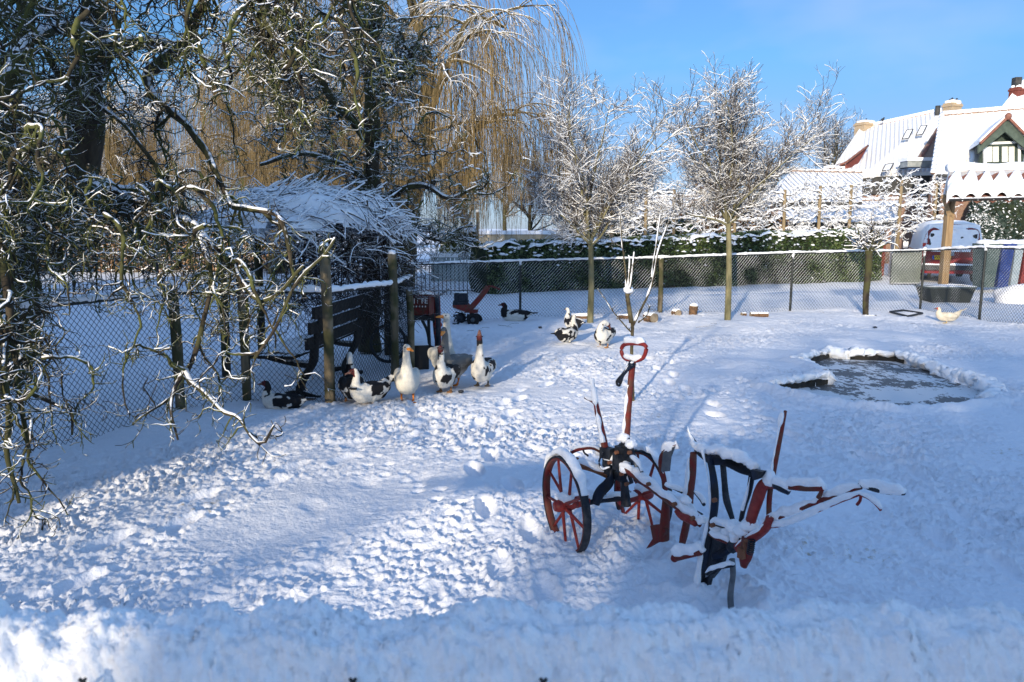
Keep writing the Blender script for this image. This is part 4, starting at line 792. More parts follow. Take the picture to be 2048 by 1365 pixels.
# -- long house in the middle distance
P0 = P
def house_long():
    far_ = 1.25; P = lambda x, y, Y: P0(x, y, Y * far_)
    rl, rr = P(1727, 256, 36), P(1884, 222, 33.6); el, er = P(1672, 338, 31.5), P(1872, 333, 29.6); em = P(1724, 350, 30.5)
    t = thing('tiled_house', 'long house whose snowy tiled roof has four skylights and a brick gable, behind the espaliers', 'house', (em[0] + 1.5, 41, 0))
    u = unit(rr - rl); ang = math.atan2(u[1], u[0])
    b = MB(); mid = P(1700, 296, 33.4); b.slab([rl, em, er, rr], -.2); b.slab([rl, mid, el, em + (0, 0, .0)], -.16)
    ob = b.build('roof', roof_mat('long_roof_snow', -.452, 1.5), t, smooth=False)
    b = MB(); tile_row(b, rl, rr, 34, .12, .05); b.build('ridge_tile', mat('snowy_ridge', (.4, .2, .14), .8, snow=-.5, sn_scale=3), ob)
    ct = thing_ch = chim(t, 1731, 246, 262, 44.8, .9)
    # back half of the roof and the walls
    bk = np.array((2.6, 3.9, -3.9)); b = MB(); b.slab([rl + (0, 0, -.02), rr + (0, 0, -.02), rr + bk, rl + bk], -.2); b.build('rear_roof', M['far_snow'], t, smooth=False)
    b = MB(); o = np.array((.12, .35, -.05)); fl, fr = em + o, er + o
    b.slab([(fl[0], fl[1], 0), (fr[0], fr[1], 0), fr, fl], .3, direction=(.3, 1, 0)); b.build('wall', M['brick'], t, smooth=False)
    b = MB(); b.box(((em[0] + er[0]) / 2, (em[1] + er[1]) / 2 + .15, er[2] - .25), (np.linalg.norm(er - em), .12, .34), math.atan2(er[1] - em[1], er[0] - em[0])); b.build('fascia', M['white'], t, smooth=False)
    b = MB(); q = P(1800, 372, 29.9); b.box((q[0], (em[1] + er[1]) / 2 + .35, q[2] + .15), (np.linalg.norm(er - em) * .98, .3, 1.05), math.atan2(er[1] - em[1], er[0] - em[0])); b.build('dark_glazing', M['darkpaint'], t, smooth=False)  # band of glazing in dark paint under the eave
    # brick gable with red verge
    ga, gb, gc = P(1880, 254, 31.2), P(1834, 325, 30.0), P(1880, 322, 30.0)
    b = MB(); b.slab([ga, gb, gc], .3, direction=(0, 1, 0)); b.build('gable_wall', M['brick'], t, smooth=False)
    b = MB(); b.tubes(line([ga + (0, -.1, .05), gb + (0, -.1, 0)], 10), .07, 6); b.build('verge', M['redtile'], t)
    # grey flat dormer roll
    b = MB(); a0, a1 = P(1816, 331, 28.8), P(1878, 325, 28.8); b.box((a0 + a1) / 2 + (0, .4, 0), (a1[0] - a0[0], .7, .28)); b.build('flat_roof_box', M['grey'], t, smooth=False)
    b = MB(); b.box((a0 + a1) / 2 + (0, .4, .22), (a1[0] - a0[0] + .1, .8, .16)); b.build('snow_cover', M['far_snow'], t, smooth=False)
    # red boarded lean-to cheek and its window
    b = MB(); b.slab([P(1736, 294, 32.6), P(1690, 330, 31.2), P(1690, 339, 31.2), P(1710, 339, 31.2)], .15, direction=(.2, 1, 0)); b.slab([P(1690, 327, 31.3), P(1672, 333, 31.5), P(1672, 341, 31.5), P(1690, 341, 31.3)], .15, direction=(.2, 1, 0)); b.build('red_cheek', M['redboard'], t, smooth=False)
    b = MB(); b.slab([P(1674, 334, 31.2), P(1689, 333, 31.1), P(1689, 340, 31.1), P(1674, 340, 31.2)], -.05, direction=(0, 1, 0)); b.build('window', M['white'], t, smooth=False)
    b = MB(); b.tubes(line([P(1736, 292, 32.4), P(1690, 327, 31.0), P(1672, 332, 31.2)], 10, smooth=False), .06, 6); b.build('verge', M['redtile'], t)
    for (x0, y0) in ((1804, 270), (1832, 262), (1764, 336), (1796, 332)):
        big = y0 > 300; w_, h_, sk = (16, 13, 7) if big else (13, 18, 9)
        Yq = (30.3 if big else 32.2) - .12; q = [P(x0 + sk, y0 - h_ / 2, Yq + .35), P(x0 + sk + w_, y0 - h_ / 2 - 2, Yq + .25), P(x0 + w_, y0 + h_ / 2 - 2, Yq - .45), P(x0, y0 + h_ / 2, Yq - .35)]
        b = MB()
        for i in range(4): b.tubes(line([q[i], q[(i + 1) % 4]], 3), .028, 4)
        o = b.build('skylight', M['darkpaint'], t, smooth=False)
        b = MB(); b.slab(q, .05); b.build('pane', M['far_snow'], o, smooth=False)
    b = MB(); q = P(1876, 212, 33.4); b.tubes(line([q + (0, 0, -1), q], 4), .13, 8); b.build('flue', M['darkpaint'], t)
    chim(t, 1664, 337, 345, 38, .75, 'brick')
    return t
house_long()
# -- nearer house with the green dormer
def house_near():
    t = thing('dormer_house', 'snow covered house with the green gabled dormer at the right edge', 'house', P(1980, 455, 27))
    rl, rr = P(1886, 231, 34.), P(2200, 205, 34.); el, er = P(1868, 350, 30.), P(2230, 350, 30.)
    b = MB(); b.slab([rl, el, er, rr], -.2); ob = b.build('roof', roof_mat('near_roof_snow', -.59, .9), t, smooth=False)
    sm = mat('half_buried_tile', (.22, .14, .11), .8, (.32, .22, .17), 7, snow=-.3, sn_scale=4)
    b = MB(); tile_row(b, rl, rr, 22, .13, .05); tile_row(b, rl + (-.05, 0, 0), el + (-.05, 0, 0), 16, .10, .03); b.build('ridge_tile', sm, ob)
    bk = np.array((2.6, 4, -3.5)); b = MB(); b.slab([rl + (0, 0, -.02), rr + (0, 0, -.02), rr + bk, rl + bk], -.2); b.build('rear_roof', M['far_snow'], t, smooth=False)
    b = MB(); b.slab([(el[0] + .3, el[1] + .5, 0), (er[0], er[1] + .5, 0), er + (0, .5, -.05), el + (.3, .5, -.05)], .3, direction=(0, 1, 0))
    b.slab([rl + (.4, 0, -.25), el + (.4, .3, -.2), (el[0] + 5.8, 38., el[2])], .2, direction=(1, 0, 0)); b.slab([(el[0] + .4, el[1] + .5, 0), (el[0] + 5.8, 38., 0), (el[0] + 5.8, 38., el[2]), (el[0] + .4, el[1] + .5, el[2] - .05)], .2, direction=(1, 0, 0)); b.build('wall', M['brick'], t, smooth=False)
    b = MB(); g0, g1 = P(1874, 352, 29.9), P(2230, 352, 29.9); b.tubes(line([g0, g1], 10), .07, 8); b.build('gutter', M['darkpaint'], t)
    chim(t, 1905, 207, 232, 34.8, .6)
    # dormer
    Yd = 29.6; ap, dl, dr = P(2006, 240, Yd), P(1951, 292, Yd), P(2066, 300, Yd); wl, wr = P(1964, 338, Yd), P(2052, 338, Yd)
    d = MB(); back = np.array((1.9, 4.2, 0)); d.slab([ap + (0, .25, -.12), dl + (.25, .25, .0), P(1966, 300, Yd + .25), wl + (0, .25, 0), wr + (0, .25, 0), P(2050, 300, Yd + .25), dr + (-.25, .25, 0)], .15, direction=(0, 1, 0))
    d.slab([P(1966, 292, Yd + .3), P(1969, 292, Yd + 3.0), P(1969, 340, Yd + 2.), P(1966, 340, Yd + .3)], .1, direction=(1, 0, 0)); dm = d.build('dormer', M['green'], t, smooth=False)
    d = MB(); d.slab([ap + (0, -.25, .06), ap + back, dl + back * .7, dl + (0, -.25, .06)], .14, direction=(0, 0, 1)); d.slab([ap + (0, -.25, .06), dr + (0, -.25, .06), dr + back * .7, ap + back], .14, direction=(0, 0, 1)); d.build('dormer_roof', M['far_snow'], dm, smooth=False)
    d = MB()
    for e in (dl, dr): d.slab([ap + (0, -.2, 0), e + (0, -.2, 0), e + (0, -.2, -.32), ap + (0, -.2, -.48)], .08, direction=(0, 1, 0))
    d.build('bargeboard', mat('pale_green_board', (.05, .07, .056), .7, (.075, .10, .08), 6), dm, smooth=False)
    d = MB()
    for e in (dl, dr): d.tubes(line([ap + (0, -.28, .06), e + (0, -.28, .05)], 14), .055, 6)
    d.ball(ap + (0, -.3, .08), (.12, .12, .14), 10, 8); d.build('verge', M['redtile'], dm)
    a0, a1, a2, a3 = [P(x, y, Yd + .12) for x, y in ((1969, 290), (2037, 287), (2037, 330), (1969, 333))]
    d = MB()
    for s, e in ((a0, a1), (a1, a2), (a3, a0)): d.slab([s, e, e + (0, .1, 0), s + (0, .1, 0)], .09, direction=(0, -.02, 1) if abs(s[2] - e[2]) < .2 else (1, 0, 0))
    wf = d.build('window', M['white'], dm, smooth=False)
    d = MB(); d.slab([a0 + (.05, .05, 0), a1 + (0, .05, 0), a2 + (0, .05, 0), a3 + (.05, .05, 0)], .03, direction=(0, 1, 0)); d.build('window_frame', M['green'], dm, smooth=False)
    d = MB()
    for x in (1973, 1986, 2004, 2017.5): d.slab([P(x, 294, Yd + .14), P(x + 11.5, 293.5, Yd + .14), P(x + 11.5, 324, Yd + .14), P(x, 324.5, Yd + .14)], .02, direction=(0, 1, 0))
    d.build('pane', M['curtain'], dm, smooth=False)
    # taller roof rising at the right edge, with its chimney
    b = MB(); b.slab([P(2046, 160, 40), P(2005, 212, 38), P(2300, 212, 38), P(2300, 160, 40)], -.2); b.build('upper_roof', M['far_snow'], t, smooth=False)
    chim(t, 2036, 176, 205, 39, .6, 'redboard')
    b = MB(); q = P(2033, 168, 39); b.box(q, (.32, .32, .6)); b.build('chimney_pot', M['darkpaint'], t, smooth=False)
    return t
house_near()
def low_building(name, label, ridge, eave, Yr, Ye, wallm, x_in=.2, posts=False):
    (xa, ya), (xb, yb) = ridge; (xc, yc), (xd, yd) = eave
    r0, r1, e0, e1 = P(xa, ya, Yr), P(xb, yb, Yr), P(xc, yc, Ye), P(xd, yd, Ye); t = thing(name, label, 'outbuilding', ((e0[0] + e1[0]) / 2, Ye, 0))
    b = MB(); b.slab([r0, e0, e1, r1], -.16); b.slab([r0 + (0, 0, -.02), r1 + (0, 0, -.02), r1 + (0, Yr - Ye, -1.2), r0 + (0, Yr - Ye, -1.2)], -.16); ob = b.build('roof', roof_mat(name + '_snow', 0, 1.5), t, smooth=False)
    b = MB(); tile_row(b, r0, r1, int(np.linalg.norm(r1 - r0) / .33), .08, .04); b.build('ridge_tile', mat('ridge_' + name, (.3, .22, .18), .8, snow=.0), ob)
    b = MB(); b.slab([(e0[0] + x_in, Ye + .5, 0), (e1[0] - x_in, Ye + .5, 0), e1 + (-x_in, .5, -.03), e0 + (x_in, .5, -.03)], .25, direction=(0, 1, 0)); b.build('wall', wallm, t, smooth=False)
    b = MB(); b.box((e0 + e1) / 2 + (0, .02, -.1), (e1[0] - e0[0], .06, .16)); b.build('fascia', M['darkpaint'], t, smooth=False)
    if posts:
        for x in np.linspace(e0[0] + .15, e1[0] - .15, 4):
            b = MB(); b.box((x, Ye + .1, e0[2] / 2 - .1), (.12, .12, e0[2])); b.tubes(line([(x + .1, Ye + .1, e0[2] - .7), (x + .55, Ye + .1, e0[2] - .2)], 3), .05, 4); b.build('post', M['white'], t, smooth=False)
    return t
low_building('low_barn', 'low building with wide snowy roof left of the long tiled house', ((1580, 343), (1726, 346)), ((1545, 402), (1724, 404)), 33, 29.5, M['brick'])
low_building('open_shed', 'low open shed with snowy roof and dark shaded front behind the hedge', ((1562, 408), (1800, 400)), ((1548, 446), (1800, 442)), 30, 27.6, M['redboard'], posts=True)
low_building('garden_shed', 'far snowy shed roof behind the crowns of the two young trees', ((1225, 400), (1420, 392)), ((1210, 432), (1425, 428)), 33, 31, M['brick'])
# pale low wall and the greenish glass shed with ornamental railing behind the willow
t = thing('pale_wall', 'low pale sunlit wall seen through the willow strands', 'wall', P(1010, 500, 33)); b = MB(); q = P(1010, 480, 33); b.box((q[0], 33, q[2] / 2 + .12), (5.0, .3, q[2] + .24)); b.build('wall', mat('cream_wall', (.36, .31, .22), .9, (.46, .40, .30), 3), t, smooth=False)
b = MB(); b.box((q[0], 33, q[2] + .32), (5.2, .6, .16)); b.build('snow_cover', M['far_snow'], t, smooth=False)
t = thing('glass_shed', 'small greyish glass shed with a white ornamental railing beside the willow trunk', 'shed', P(900, 560, 25)); q0, q1 = P(862, 515, 25), P(942, 515, 25)
b = MB(); b.box(((q0[0] + q1[0]) / 2, 25.4, q0[2] / 2), (q1[0] - q0[0], .8, q0[2])); b.build('wall', mat('pale_sheet', (.20, .26, .27), .4, (.36, .42, .42), 3, stretch=(3, 3, .2)), t, smooth=False)
b = MB(); b.box(((q0[0] + q1[0]) / 2, 25.4, q0[2] + .05), (q1[0] - q0[0] + .1, .9, .1)); b.build('snow_cover', M['far_snow'], t, smooth=False)
b = MB()
for x in np.linspace(q0[0], q1[0], 7): b.tubes(line([(x, 25, q0[2]), (x, 25, q0[2] + .42)], 3), .022, 6)
for i in range(6):
    x0_, x1_ = np.linspace(q0[0], q1[0], 7)[i:i + 2]
    for zz in (.38, .24): b.tubes(line([(x0_, 25, q0[2] + zz), ((x0_ + x1_) / 2, 25, q0[2] + zz - .1), (x1_, 25, q0[2] + zz)], 8), .018, 5)
b.build('railing', M['white'], t)
for i, (px, py0, Yf, hh, lb) in enumerate([(955, 590, 22, 0, 'slim snow topped pole at the left end of the hedge')]):
    t = thing('pole', lb, 'pole', (P(955, 455, 21)[0], 21, 0)); b = MB(); top = P(955, 424, 21); b.tubes(line([(top[0], 21, -.1), top], 6), .035, 8); b.build('shaft', M['lightwood'], t)
    b = MB(); b.ball(top + (0, 0, .02), (.05, .05, .05), 8, 6); b.build('snow_cover', M['fluff'], t)
# iron railings
def railing(label, a, c, h, step, arch=False):
    a = np.array(a, float); c = np.array(c, float); L = np.linalg.norm(c - a); t = thing('iron_railing', label, 'railing', ((a + c) / 2)[:2].tolist() + [0]); u = (c - a) / L
    n = int(L / step); A = np.array([[a + u * i * step + (0, 0, 0), a + u * i * step + (0, 0, h)] for i in range(n)]); b = MB(); b.tubes(A, .011, 4)
    b.build('bars', M['ironfence'], t)['kind'] = 'stuff'
    b = MB()
    for z in (h * .9, h * .12): b.tubes(line([a + (0, 0, z), c + (0, 0, z)], 8), .018, 5)
    b.build('rail', M['ironfence'], t)
    for i in range(0, n, 18): b = MB(); b.tubes(line([a + u * i * step + (0, 0, -.1), a + u * i * step + (0, 0, h + .15)], 3), .035, 6); b.build('post', M['ironfence'], t)
    return t
railing('black iron railing between the willow trunk and the hedge', (P(800, 590, 19.6)[0], 19.6, 0), (P(948, 588, 20.2)[0], 20.2, 0), 1.0, .115)
railing('long black iron railing across the far left lawn', (-26, 20.5, 0), (P(800, 590, 19.6)[0], 20.0, 0), 1.25, .13)

# ================================================================ red van
def van():
    rot = R(22); c0 = np.array(P(1898, 567, 24.2)) * (1, 1, 0); c0 = np.array((c0[0], c0[1], 0))
    t = thing('parked_van', 'red van parked behind the fence with snow over its roof and windows', 'van', c0)
    # local x across (left -), y along (rear 0 -> front 4.6)
    ysec = np.array([0, .06, .14, .4, 1.2, 2.4, 3.1, 3.5, 3.95, 4.35, 4.6]); top = np.array([1.12, 1.80, 1.90, 1.97, 2.0, 1.98, 1.88, 1.55, 1.18, 1.02, .85]); hw = np.array([.78, .84, .87, .90, .92, .92, .90, .87, .86, .80, .70])
    def sec(y, tp, h, off=0, lo=.32):
        a = np.array([(-.92, lo), (-1, lo + .12), (-1.0, .95), (-.97, 1.1), (-.88, 1.1 + (tp - 1.1) * .62), (-.76, 1.1 + (tp - 1.1) * .9), (-.5, tp - .015), (0, tp + .02), (.5, tp - .015), (.76, 1.1 + (tp - 1.1) * .9), (.88, 1.1 + (tp - 1.1) * .62), (.97, 1.1), (1.0, .95), (1, lo + .12), (.92, lo)])
        return np.column_stack([a[:, 0] * (h + off), np.full(len(a), y), a[:, 1]])
    def place(V): V = np.array(V, float).reshape(-1, 3).copy(); x, y = rot2(V[:, 0].copy(), V[:, 1].copy(), -rot); return np.column_stack([x + c0[0], y + c0[1], V[:, 2]])
    def loft(secs, name, m, sm=True):
        b = MB(); k = len(secs[0]); V = np.vstack(secs); I = np.arange(len(V)).reshape(len(secs), k)
        b.add(place(V), [np.stack([I[:-1, :-1], I[1:, :-1], I[1:, 1:], I[:-1, 1:]], -1).reshape(-1, 4), I[0], I[-1][::-1]]); return b.build(name, m, t, smooth=sm)
    paint = mat('van_red', (.22, .010, .012), .3, (.25, .012, .014), 3, spec=.6)
    loft([sec(*q) for q in zip(ysec, top, hw)], 'body', paint)
    sn = snow_mat('van_snow', 14, 4, .05)
    up = [sec(y, tp + .05, h, .025, 1.12) for y, tp, h in zip(ysec, np.maximum(top, 1.2), hw)]
    up = [s[3:12] for s in up]; up[0][:, 1] -= .0
    # roof and side windows lie under snow
    b = MB(); k = 9; V = np.vstack([s + np.array((0, .10 if i == 0 else .0, 0)) for i, s in enumerate(up[1:])]); V = V + .012 * np.stack([wn(V, 9, 1), wn(V, 9, 2) * .3, wn(V, 9, 3)], -1); I = np.arange(len(V)).reshape(-1, k)
    b.add(place(V), [np.stack([I[:-1, :-1], I[1:, :-1], I[1:, 1:], I[:-1, 1:]], -1).reshape(-1, 4), I[0], I[-1][::-1]]); b.build('snow_cover', sn, t)
    def rr(x0, x1, z0, z1, rad, y, n=6, lean=.1):
        o = []
        for cx, cz, a0 in ((x1 - rad, z1 - rad, 0), (x0 + rad, z1 - rad, 90), (x0 + rad, z0 + rad, 180), (x1 - rad, z0 + rad, 270)):
            for q in np.linspace(0, 90, n): o.append((cx + rad * math.cos(R(a0 + q)), y + lean * max(0, (cz + rad * math.sin(R(a0 + q)) - 1.05)), cz + rad * math.sin(R(a0 + q))))
        return np.array(o)
    w0 = rr(-.70, .70, 1.08, 1.74, .16, -.035, lean=.09); b = MB(); b.tubes(np.vstack([place(w0), place(w0)[:2]]), .033, 6); wn_ = b.build('rear_window_frame', paint, t)
    w1_ = rr(-.67, .67, 1.11, 1.71, .14, -.05, lean=.09); b = MB(); b.add(place(np.vstack([w1_, w1_ + (0, .04, 0)])), [np.arange(len(w1_))]); glm = mat('snowy_glass', (.03, .035, .04), .15, (.06, .07, .08), 4); 
    b.build('rear_window', glm, t, smooth=False)
    # crust of snow over the back of the van, broken along the red window frame
    gx, gz = np.meshgrid(np.linspace(-.86, .86, 110), np.linspace(1.03, 1.90, 60)); st3 = np.stack([gx, gx * 0, gz], -1)
    dx = np.maximum(np.abs(gx) - .70 + .16, 0); dz = np.maximum(np.abs(gz - 1.41) - .33 + .16, 0); fr = np.hypot(dx, dz) - .16
    V = np.stack([gx, -.085 + .09 * (gz - 1.05) + .05 * (fr > .05) + .014 * wn(st3, 8, 2) - .01, gz], -1)
    band = np.abs(fr - .015) < .026 + .012 * wn(st3, 9, 4); keep = (wn(st3, 5, 8) > .5) | ((gz < 1.2) & (wn(st3, 9, 2) > -.3))
    side = (gx < -.6) & (gz < 1.45) & (wn(st3, 16, 3) > .9); glass = (fr < -.03) & (wn(st3 * (1, 1, 1.6), 9, 5) < -1.5)
    out_ = np.abs(gx) > .88 - .17 * np.clip((gz - 1.1) / .8, 0, 1)
    hole = (band & ~keep) | side | glass | out_ | ((fr > .06) & (gz < 1.09))
    I = np.arange(gx.size).reshape(gx.shape); q = np.stack([I[:-1, :-1], I[:-1, 1:], I[1:, 1:], I[1:, :-1]], -1)[~hole[:-1, :-1]]; b = MB(); b.add(place(V), q.reshape(-1, 4)); b.build('window_snow', sn, t)
    b = MB(); b.box((0, -.10, .52), (1.72, .16, .16)); b.v[-1] = place(b.v[-1]); b.build('bumper', mat('grey_bumper', (.05, .05, .055), .6, snow=.5), t, smooth=False)
    b = MB(); V = line([(-.84, -.14, .62), (.84, -.14, .62)], 30); b.tubes(place(V), (.04 + .012 * wn(V, 8, 2))[None], 8); b.build('bumper_snow', sn, t)
    for s in (-1, 1):
        b = MB(); b.box((s * .79, .0, 1.1), (.12, .08, .42)); b.v[-1] = place(b.v[-1]); b.build('tail_light', mat('tail_light', (.35, .02, .02), .2, (.5, .08, .05), 8), t, smooth=False)
        b = MB(); b.box((s * 1.02, 3.25, 1.18), (.16, .10, .24)); b.v[-1] = place(b.v[-1]); b.build('wing_mirror', M['fluff'], t, smooth=False)
        for y in (.85, 3.6): b = MB(); b.ring(place([(s * .84, y, .32)])[0], .25, .085, (math.cos(-rot), math.sin(-rot), 0), 28, 8, (1.1, .8)); b.ball(place([(s * .84, y, .32)])[0], (.17, .17, .17), 10, 8); b.build('wheel', M['tyre'], t)
    b = MB(); b.box((-.28, -.04, .84), (.54, .03, .13)); b.v[-1] = place(b.v[-1]); pl = b.build('number_plate', mat('yellow_plate', (.75, .48, .02), .5), t, smooth=False)
    b = MB(); b.box((-.525, -.059, .84), (.05, .01, .13)); b.v[-1] = place(b.v[-1]); b.build('plate_band', mat('blue_band', (.02, .08, .45), .5), pl, smooth=False)
    text('VVG-58-L', .125, place([(-.26, -.060, .84)])[0], -rot, M['darkpaint'], pl, 'plate_letters')
    b = MB(); b.box((-.02, -.05, .98), (.16, .06, .16)); b.v[-1] = place(b.v[-1]); b.build('door_handle', mat('handle_grey', (.25, .3, .35), .5), t, smooth=False)
def text(s, size, loc, rz, m, parent, name, th=.004):
    cu = bpy.data.curves.new(name, 'FONT'); cu.body = s; cu.size = size; cu.align_x = 'CENTER'; cu.align_y = 'CENTER'; cu.extrude = th
    o = bpy.data.objects.new(name, cu); me = bpy.data.meshes.new_from_object(o); bpy.data.objects.remove(o)
    o = bpy.data.objects.new(name, me); COL.objects.link(o); me.materials.clear(); me.materials.append(m)
    off = np.array(ORIG.get(parent.name, (0, 0, 0))); o.parent = parent; ORIG[o.name] = tuple(off)
    o.location = tuple(np.array(loc) - off); o.rotation_euler = (R(90), 0, rz); return o
van()
# ================================================================ tiled canopy on a timber post
def canopy():
    Yc = 19.0; t = thing('tiled_canopy', 'small pitched canopy of snowy red tiles on a pale timber post', 'canopy', (P(1897, 455, Yc)[0], Yc, 0))
    rl, rr = P(1898, 338, Yc + .2), P(2160, 330, Yc + .2); el, er = P(1893, 392, Yc - .9), P(2175, 386, Yc - .9)
    D = er - el; L = np.linalg.norm(D); nx = 200; u = np.linspace(0, 1, nx)[None]; v = np.linspace(0, 1, 26)[:, None]
    Q = rl + (rr - rl) * u[..., None] * 1.0; E_ = el + (er - el) * u[..., None]; B0 = Q * (1 - v[..., None]) + E_ * v[..., None]
    per = 9.0; ph = (u * per) % 1; wave = .15 * (np.abs(np.sin(ph * np.pi)) ** .8 - .55)
    st = .08 * ((v * 3) % 1)
    V = B0.copy(); V[..., 2] += wave * .5 + st * .5 - .16; b = MB(); b.grid(V[..., 0], V[..., 1], V[..., 2]); tl = b.build('roof_tiles', M['redtile'], t)
    V2 = B0.copy(); V2[..., 2] += .06 + wave * 1.1 + st + .02 * wn(V2, 5, 2) + .03 * np.abs(np.sin(ph * np.pi)); edge = .37 + .10 * np.sin(ph * 2 * np.pi + .8) + .04 * wn(V2, 3, 5); end_ = np.clip((v - .93) / .07, 0, 1) ** 2; V2[..., 2] -= end_ * .13; V2[..., 1] -= end_ * .03; vv = np.clip((v - edge) / .06, 0, 1); V2[..., 2] -= .34 * (1 - vv)
    b = MB(); b.grid(V2[..., 0], V2[..., 1], V2[..., 2]); b.build('snow_cover', M['fluff'], t)
    b = MB(); r_ = line([rl + (0, .05, .03), rr + (0, .05, .03)], 120, smooth=False); b.tubes(r_, (.10 + .015 * wn(r_, 5, 4))[None], 12, flat=(1.2, .9)); b.build('ridge_snow', M['fluff'], t)
    b = MB(); bk = [rl + (0, 0, -.02), rr + (0, 0, -.02), er + (1.2, 2.2, 0), el + (1.15, 2.2, 0)]; b.slab(bk, -.06); b.build('rear_roof', M['fluff'], t, smooth=False)
    b = MB(); gl = [rl + (.12, 0, -.08), el + (.12, .1, -.08), el + (1.25, 2.1, -.08)]; b.slab(gl, .05, direction=(1, 0, 0)); b.build('gable_board', mat('dark_gable', (.05, .055, .06), .8, (.25, .27, .28), 18), t, smooth=False)
    b = MB(); b.tubes(line([el + (.05, 0, -.09), er + (0, 0, -.09)], 6), .05, 4); b.build('eave_beam', M['darkwood'], t, smooth=False)
    x0 = P(1896, 455, Yc)[0]; b = MB(); b.box((x0, Yc, 1.35), (.17, .17, 2.75)); b.build('post', M['lightwood'], t, smooth=False)
    b = MB(); b.tubes(line([(x0 + .03, Yc - .02, 2.05), P(1886, 392, Yc - .3)], 3), .07, 4); b.tubes(line([(x0, Yc, 2.1), P(1912, 392, Yc - .2)], 3), .055, 4); b.build('brace', M['lightwood'], t, smooth=False)
    b = MB(); x1 = P(2140, 455, Yc)[0]; b.box((x1, Yc, 1.35), (.17, .17, 2.75)); b.build('post', M['lightwood'], t, smooth=False)
canopy()
# grey panel hung on the fence, black tub, bins and the things under their snow
t = thing('grey_panel', 'square grey board hung on the back fence beside the van', 'panel', (P(1810, 565, 16.6)[0], 16.42, 0)); a0, a1 = P(1783, 503, 16.45), P(1838, 566, 16.45)
b = MB(); b.box(((a0[0] + a1[0]) / 2, 16.42, (a0[2] + a1[2]) / 2), (a1[0] - a0[0], .02, a0[2] - a1[2]), .03); b.build('board', mat('grey_green_board', (.13, .15, .14), .7, (.17, .19, .17), 3), t, smooth=False)
b = MB(); b.tubes(line([(a0[0], 16.41, a1[2] - .02), (a1[0], 16.41, a1[2] - .02)], 8), .022, 6); b.tubes(line([(a0[0], 16.41, a0[2]), (a0[0], 16.41, a1[2])], 4), .014, 6); b.build('frame', M['rail'], t)
t = thing('black_tub', 'dark tapered tub with snow inside behind the fence near the chicken', 'tub', G(1888, 604)); Yt = G(1888, 604)[1]
b = MB(); b0, b1, tp0, tp1 = P(1852, 604, Yt), P(1926, 604, Yt), P(1845, 573, Yt), P(1936, 573, Yt); w_ = .55
V = [(b0[0], Yt - w_ / 2, 0), (b1[0], Yt - w_ / 2, 0), (b1[0], Yt + w_ / 2, 0), (b0[0], Yt + w_ / 2, 0), (tp0[0], Yt - w_ / 1.7, tp0[2]), (tp1[0], Yt - w_ / 1.7, tp0[2]), (tp1[0], Yt + w_ / 1.7, tp0[2]), (tp0[0], Yt + w_ / 1.7, tp0[2])]
b.add(V, np.array([[0, 3, 2, 1], [0, 1, 5, 4], [1, 2, 6, 5], [2, 3, 7, 6], [3, 0, 4, 7]])); b.build('tub_wall', mat('dark_tub', (.03, .035, .035), .6), t, smooth=False)
b = MB(); V = np.array(V[4:]); b.tubes(np.vstack([V, V[:2]]), .03, 6); b.build('rim', mat('tub_rim', (.1, .13, .13), .6, snow=.5), t)
b = MB(); b.ball(((tp0[0] + tp1[0]) / 2, Yt, tp0[2] - .03), ((tp1[0] - tp0[0]) * .46, w_ * .5, .06), 20, 8, rough=.05); b.build('snow_cover', M['fluff'], t)
for px, wpx, c, cc, lb in [(1968, 30, (.05, .08, .08), (.08, .11, .11), 'dark green wheeled bin beside the fence post with snow on its lid'), (1998, 24, (.015, .03, .13), (.02, .045, .19), 'blue wheeled bin with snow on its lid'), (2020, 16, (.22, .28, .33), (.3, .36, .4), 'pale grey bin between the blue one and the red one'), (2042, 22, (.16, .03, .03), (.22, .045, .04), 'red bin at the very edge with snow on its lid')]:
    Yb = 21.5; q0 = P(px - wpx / 2, 552, Yb); q1 = P(px + wpx / 2, 552, Yb); zt = P(px, 492, Yb)[2]; xm = (q0[0] + q1[0]) / 2; wd = q1[0] - q0[0]
    t = thing('wheeled_bin', lb, 'bin', (xm, Yb, 0), 'bins standing behind the right fence'); b = MB(); zz = .1
    V = [(xm - wd * .42, Yb - .2, zz), (xm + wd * .42, Yb - .2, zz), (xm + wd * .42, Yb + .2, zz), (xm - wd * .42, Yb + .2, zz), (xm - wd * .5, Yb - .3, zt), (xm + wd * .5, Yb - .3, zt), (xm + wd * .5, Yb + .3, zt), (xm - wd * .5, Yb + .3, zt)]
    b.add(V, np.array([[0, 3, 2, 1], [4, 5, 6, 7], [0, 1, 5, 4], [1, 2, 6, 5], [2, 3, 7, 6], [3, 0, 4, 7]])); b.build('body', mat('bin_plastic', c, .5, cc, 5), t, smooth=False)
    b = MB(); b.box((xm, Yb - .02, zt + .03), (wd * 1.05, .68, .07)); b.build('lid', mat('bin_lid', c, .5, cc, 5), t, smooth=False)
    b = MB(); b.ball((xm, Yb, zt + .08), (wd * .55, .36, .10), 14, 8, rough=.08, seed=px); b.build('snow_cover', M['fluff'], t)
t = thing('snow_heap', 'heap of cleared snow catching the sun behind the right fence', 'snow heap', G(2040, 606)); g = G(2040, 606); b = MB(); b.ball((g[0], g[1], .05), (.62, .4, .42), 40, 24, rough=.10, seed=7); b.build('heap', M['snow'], t)
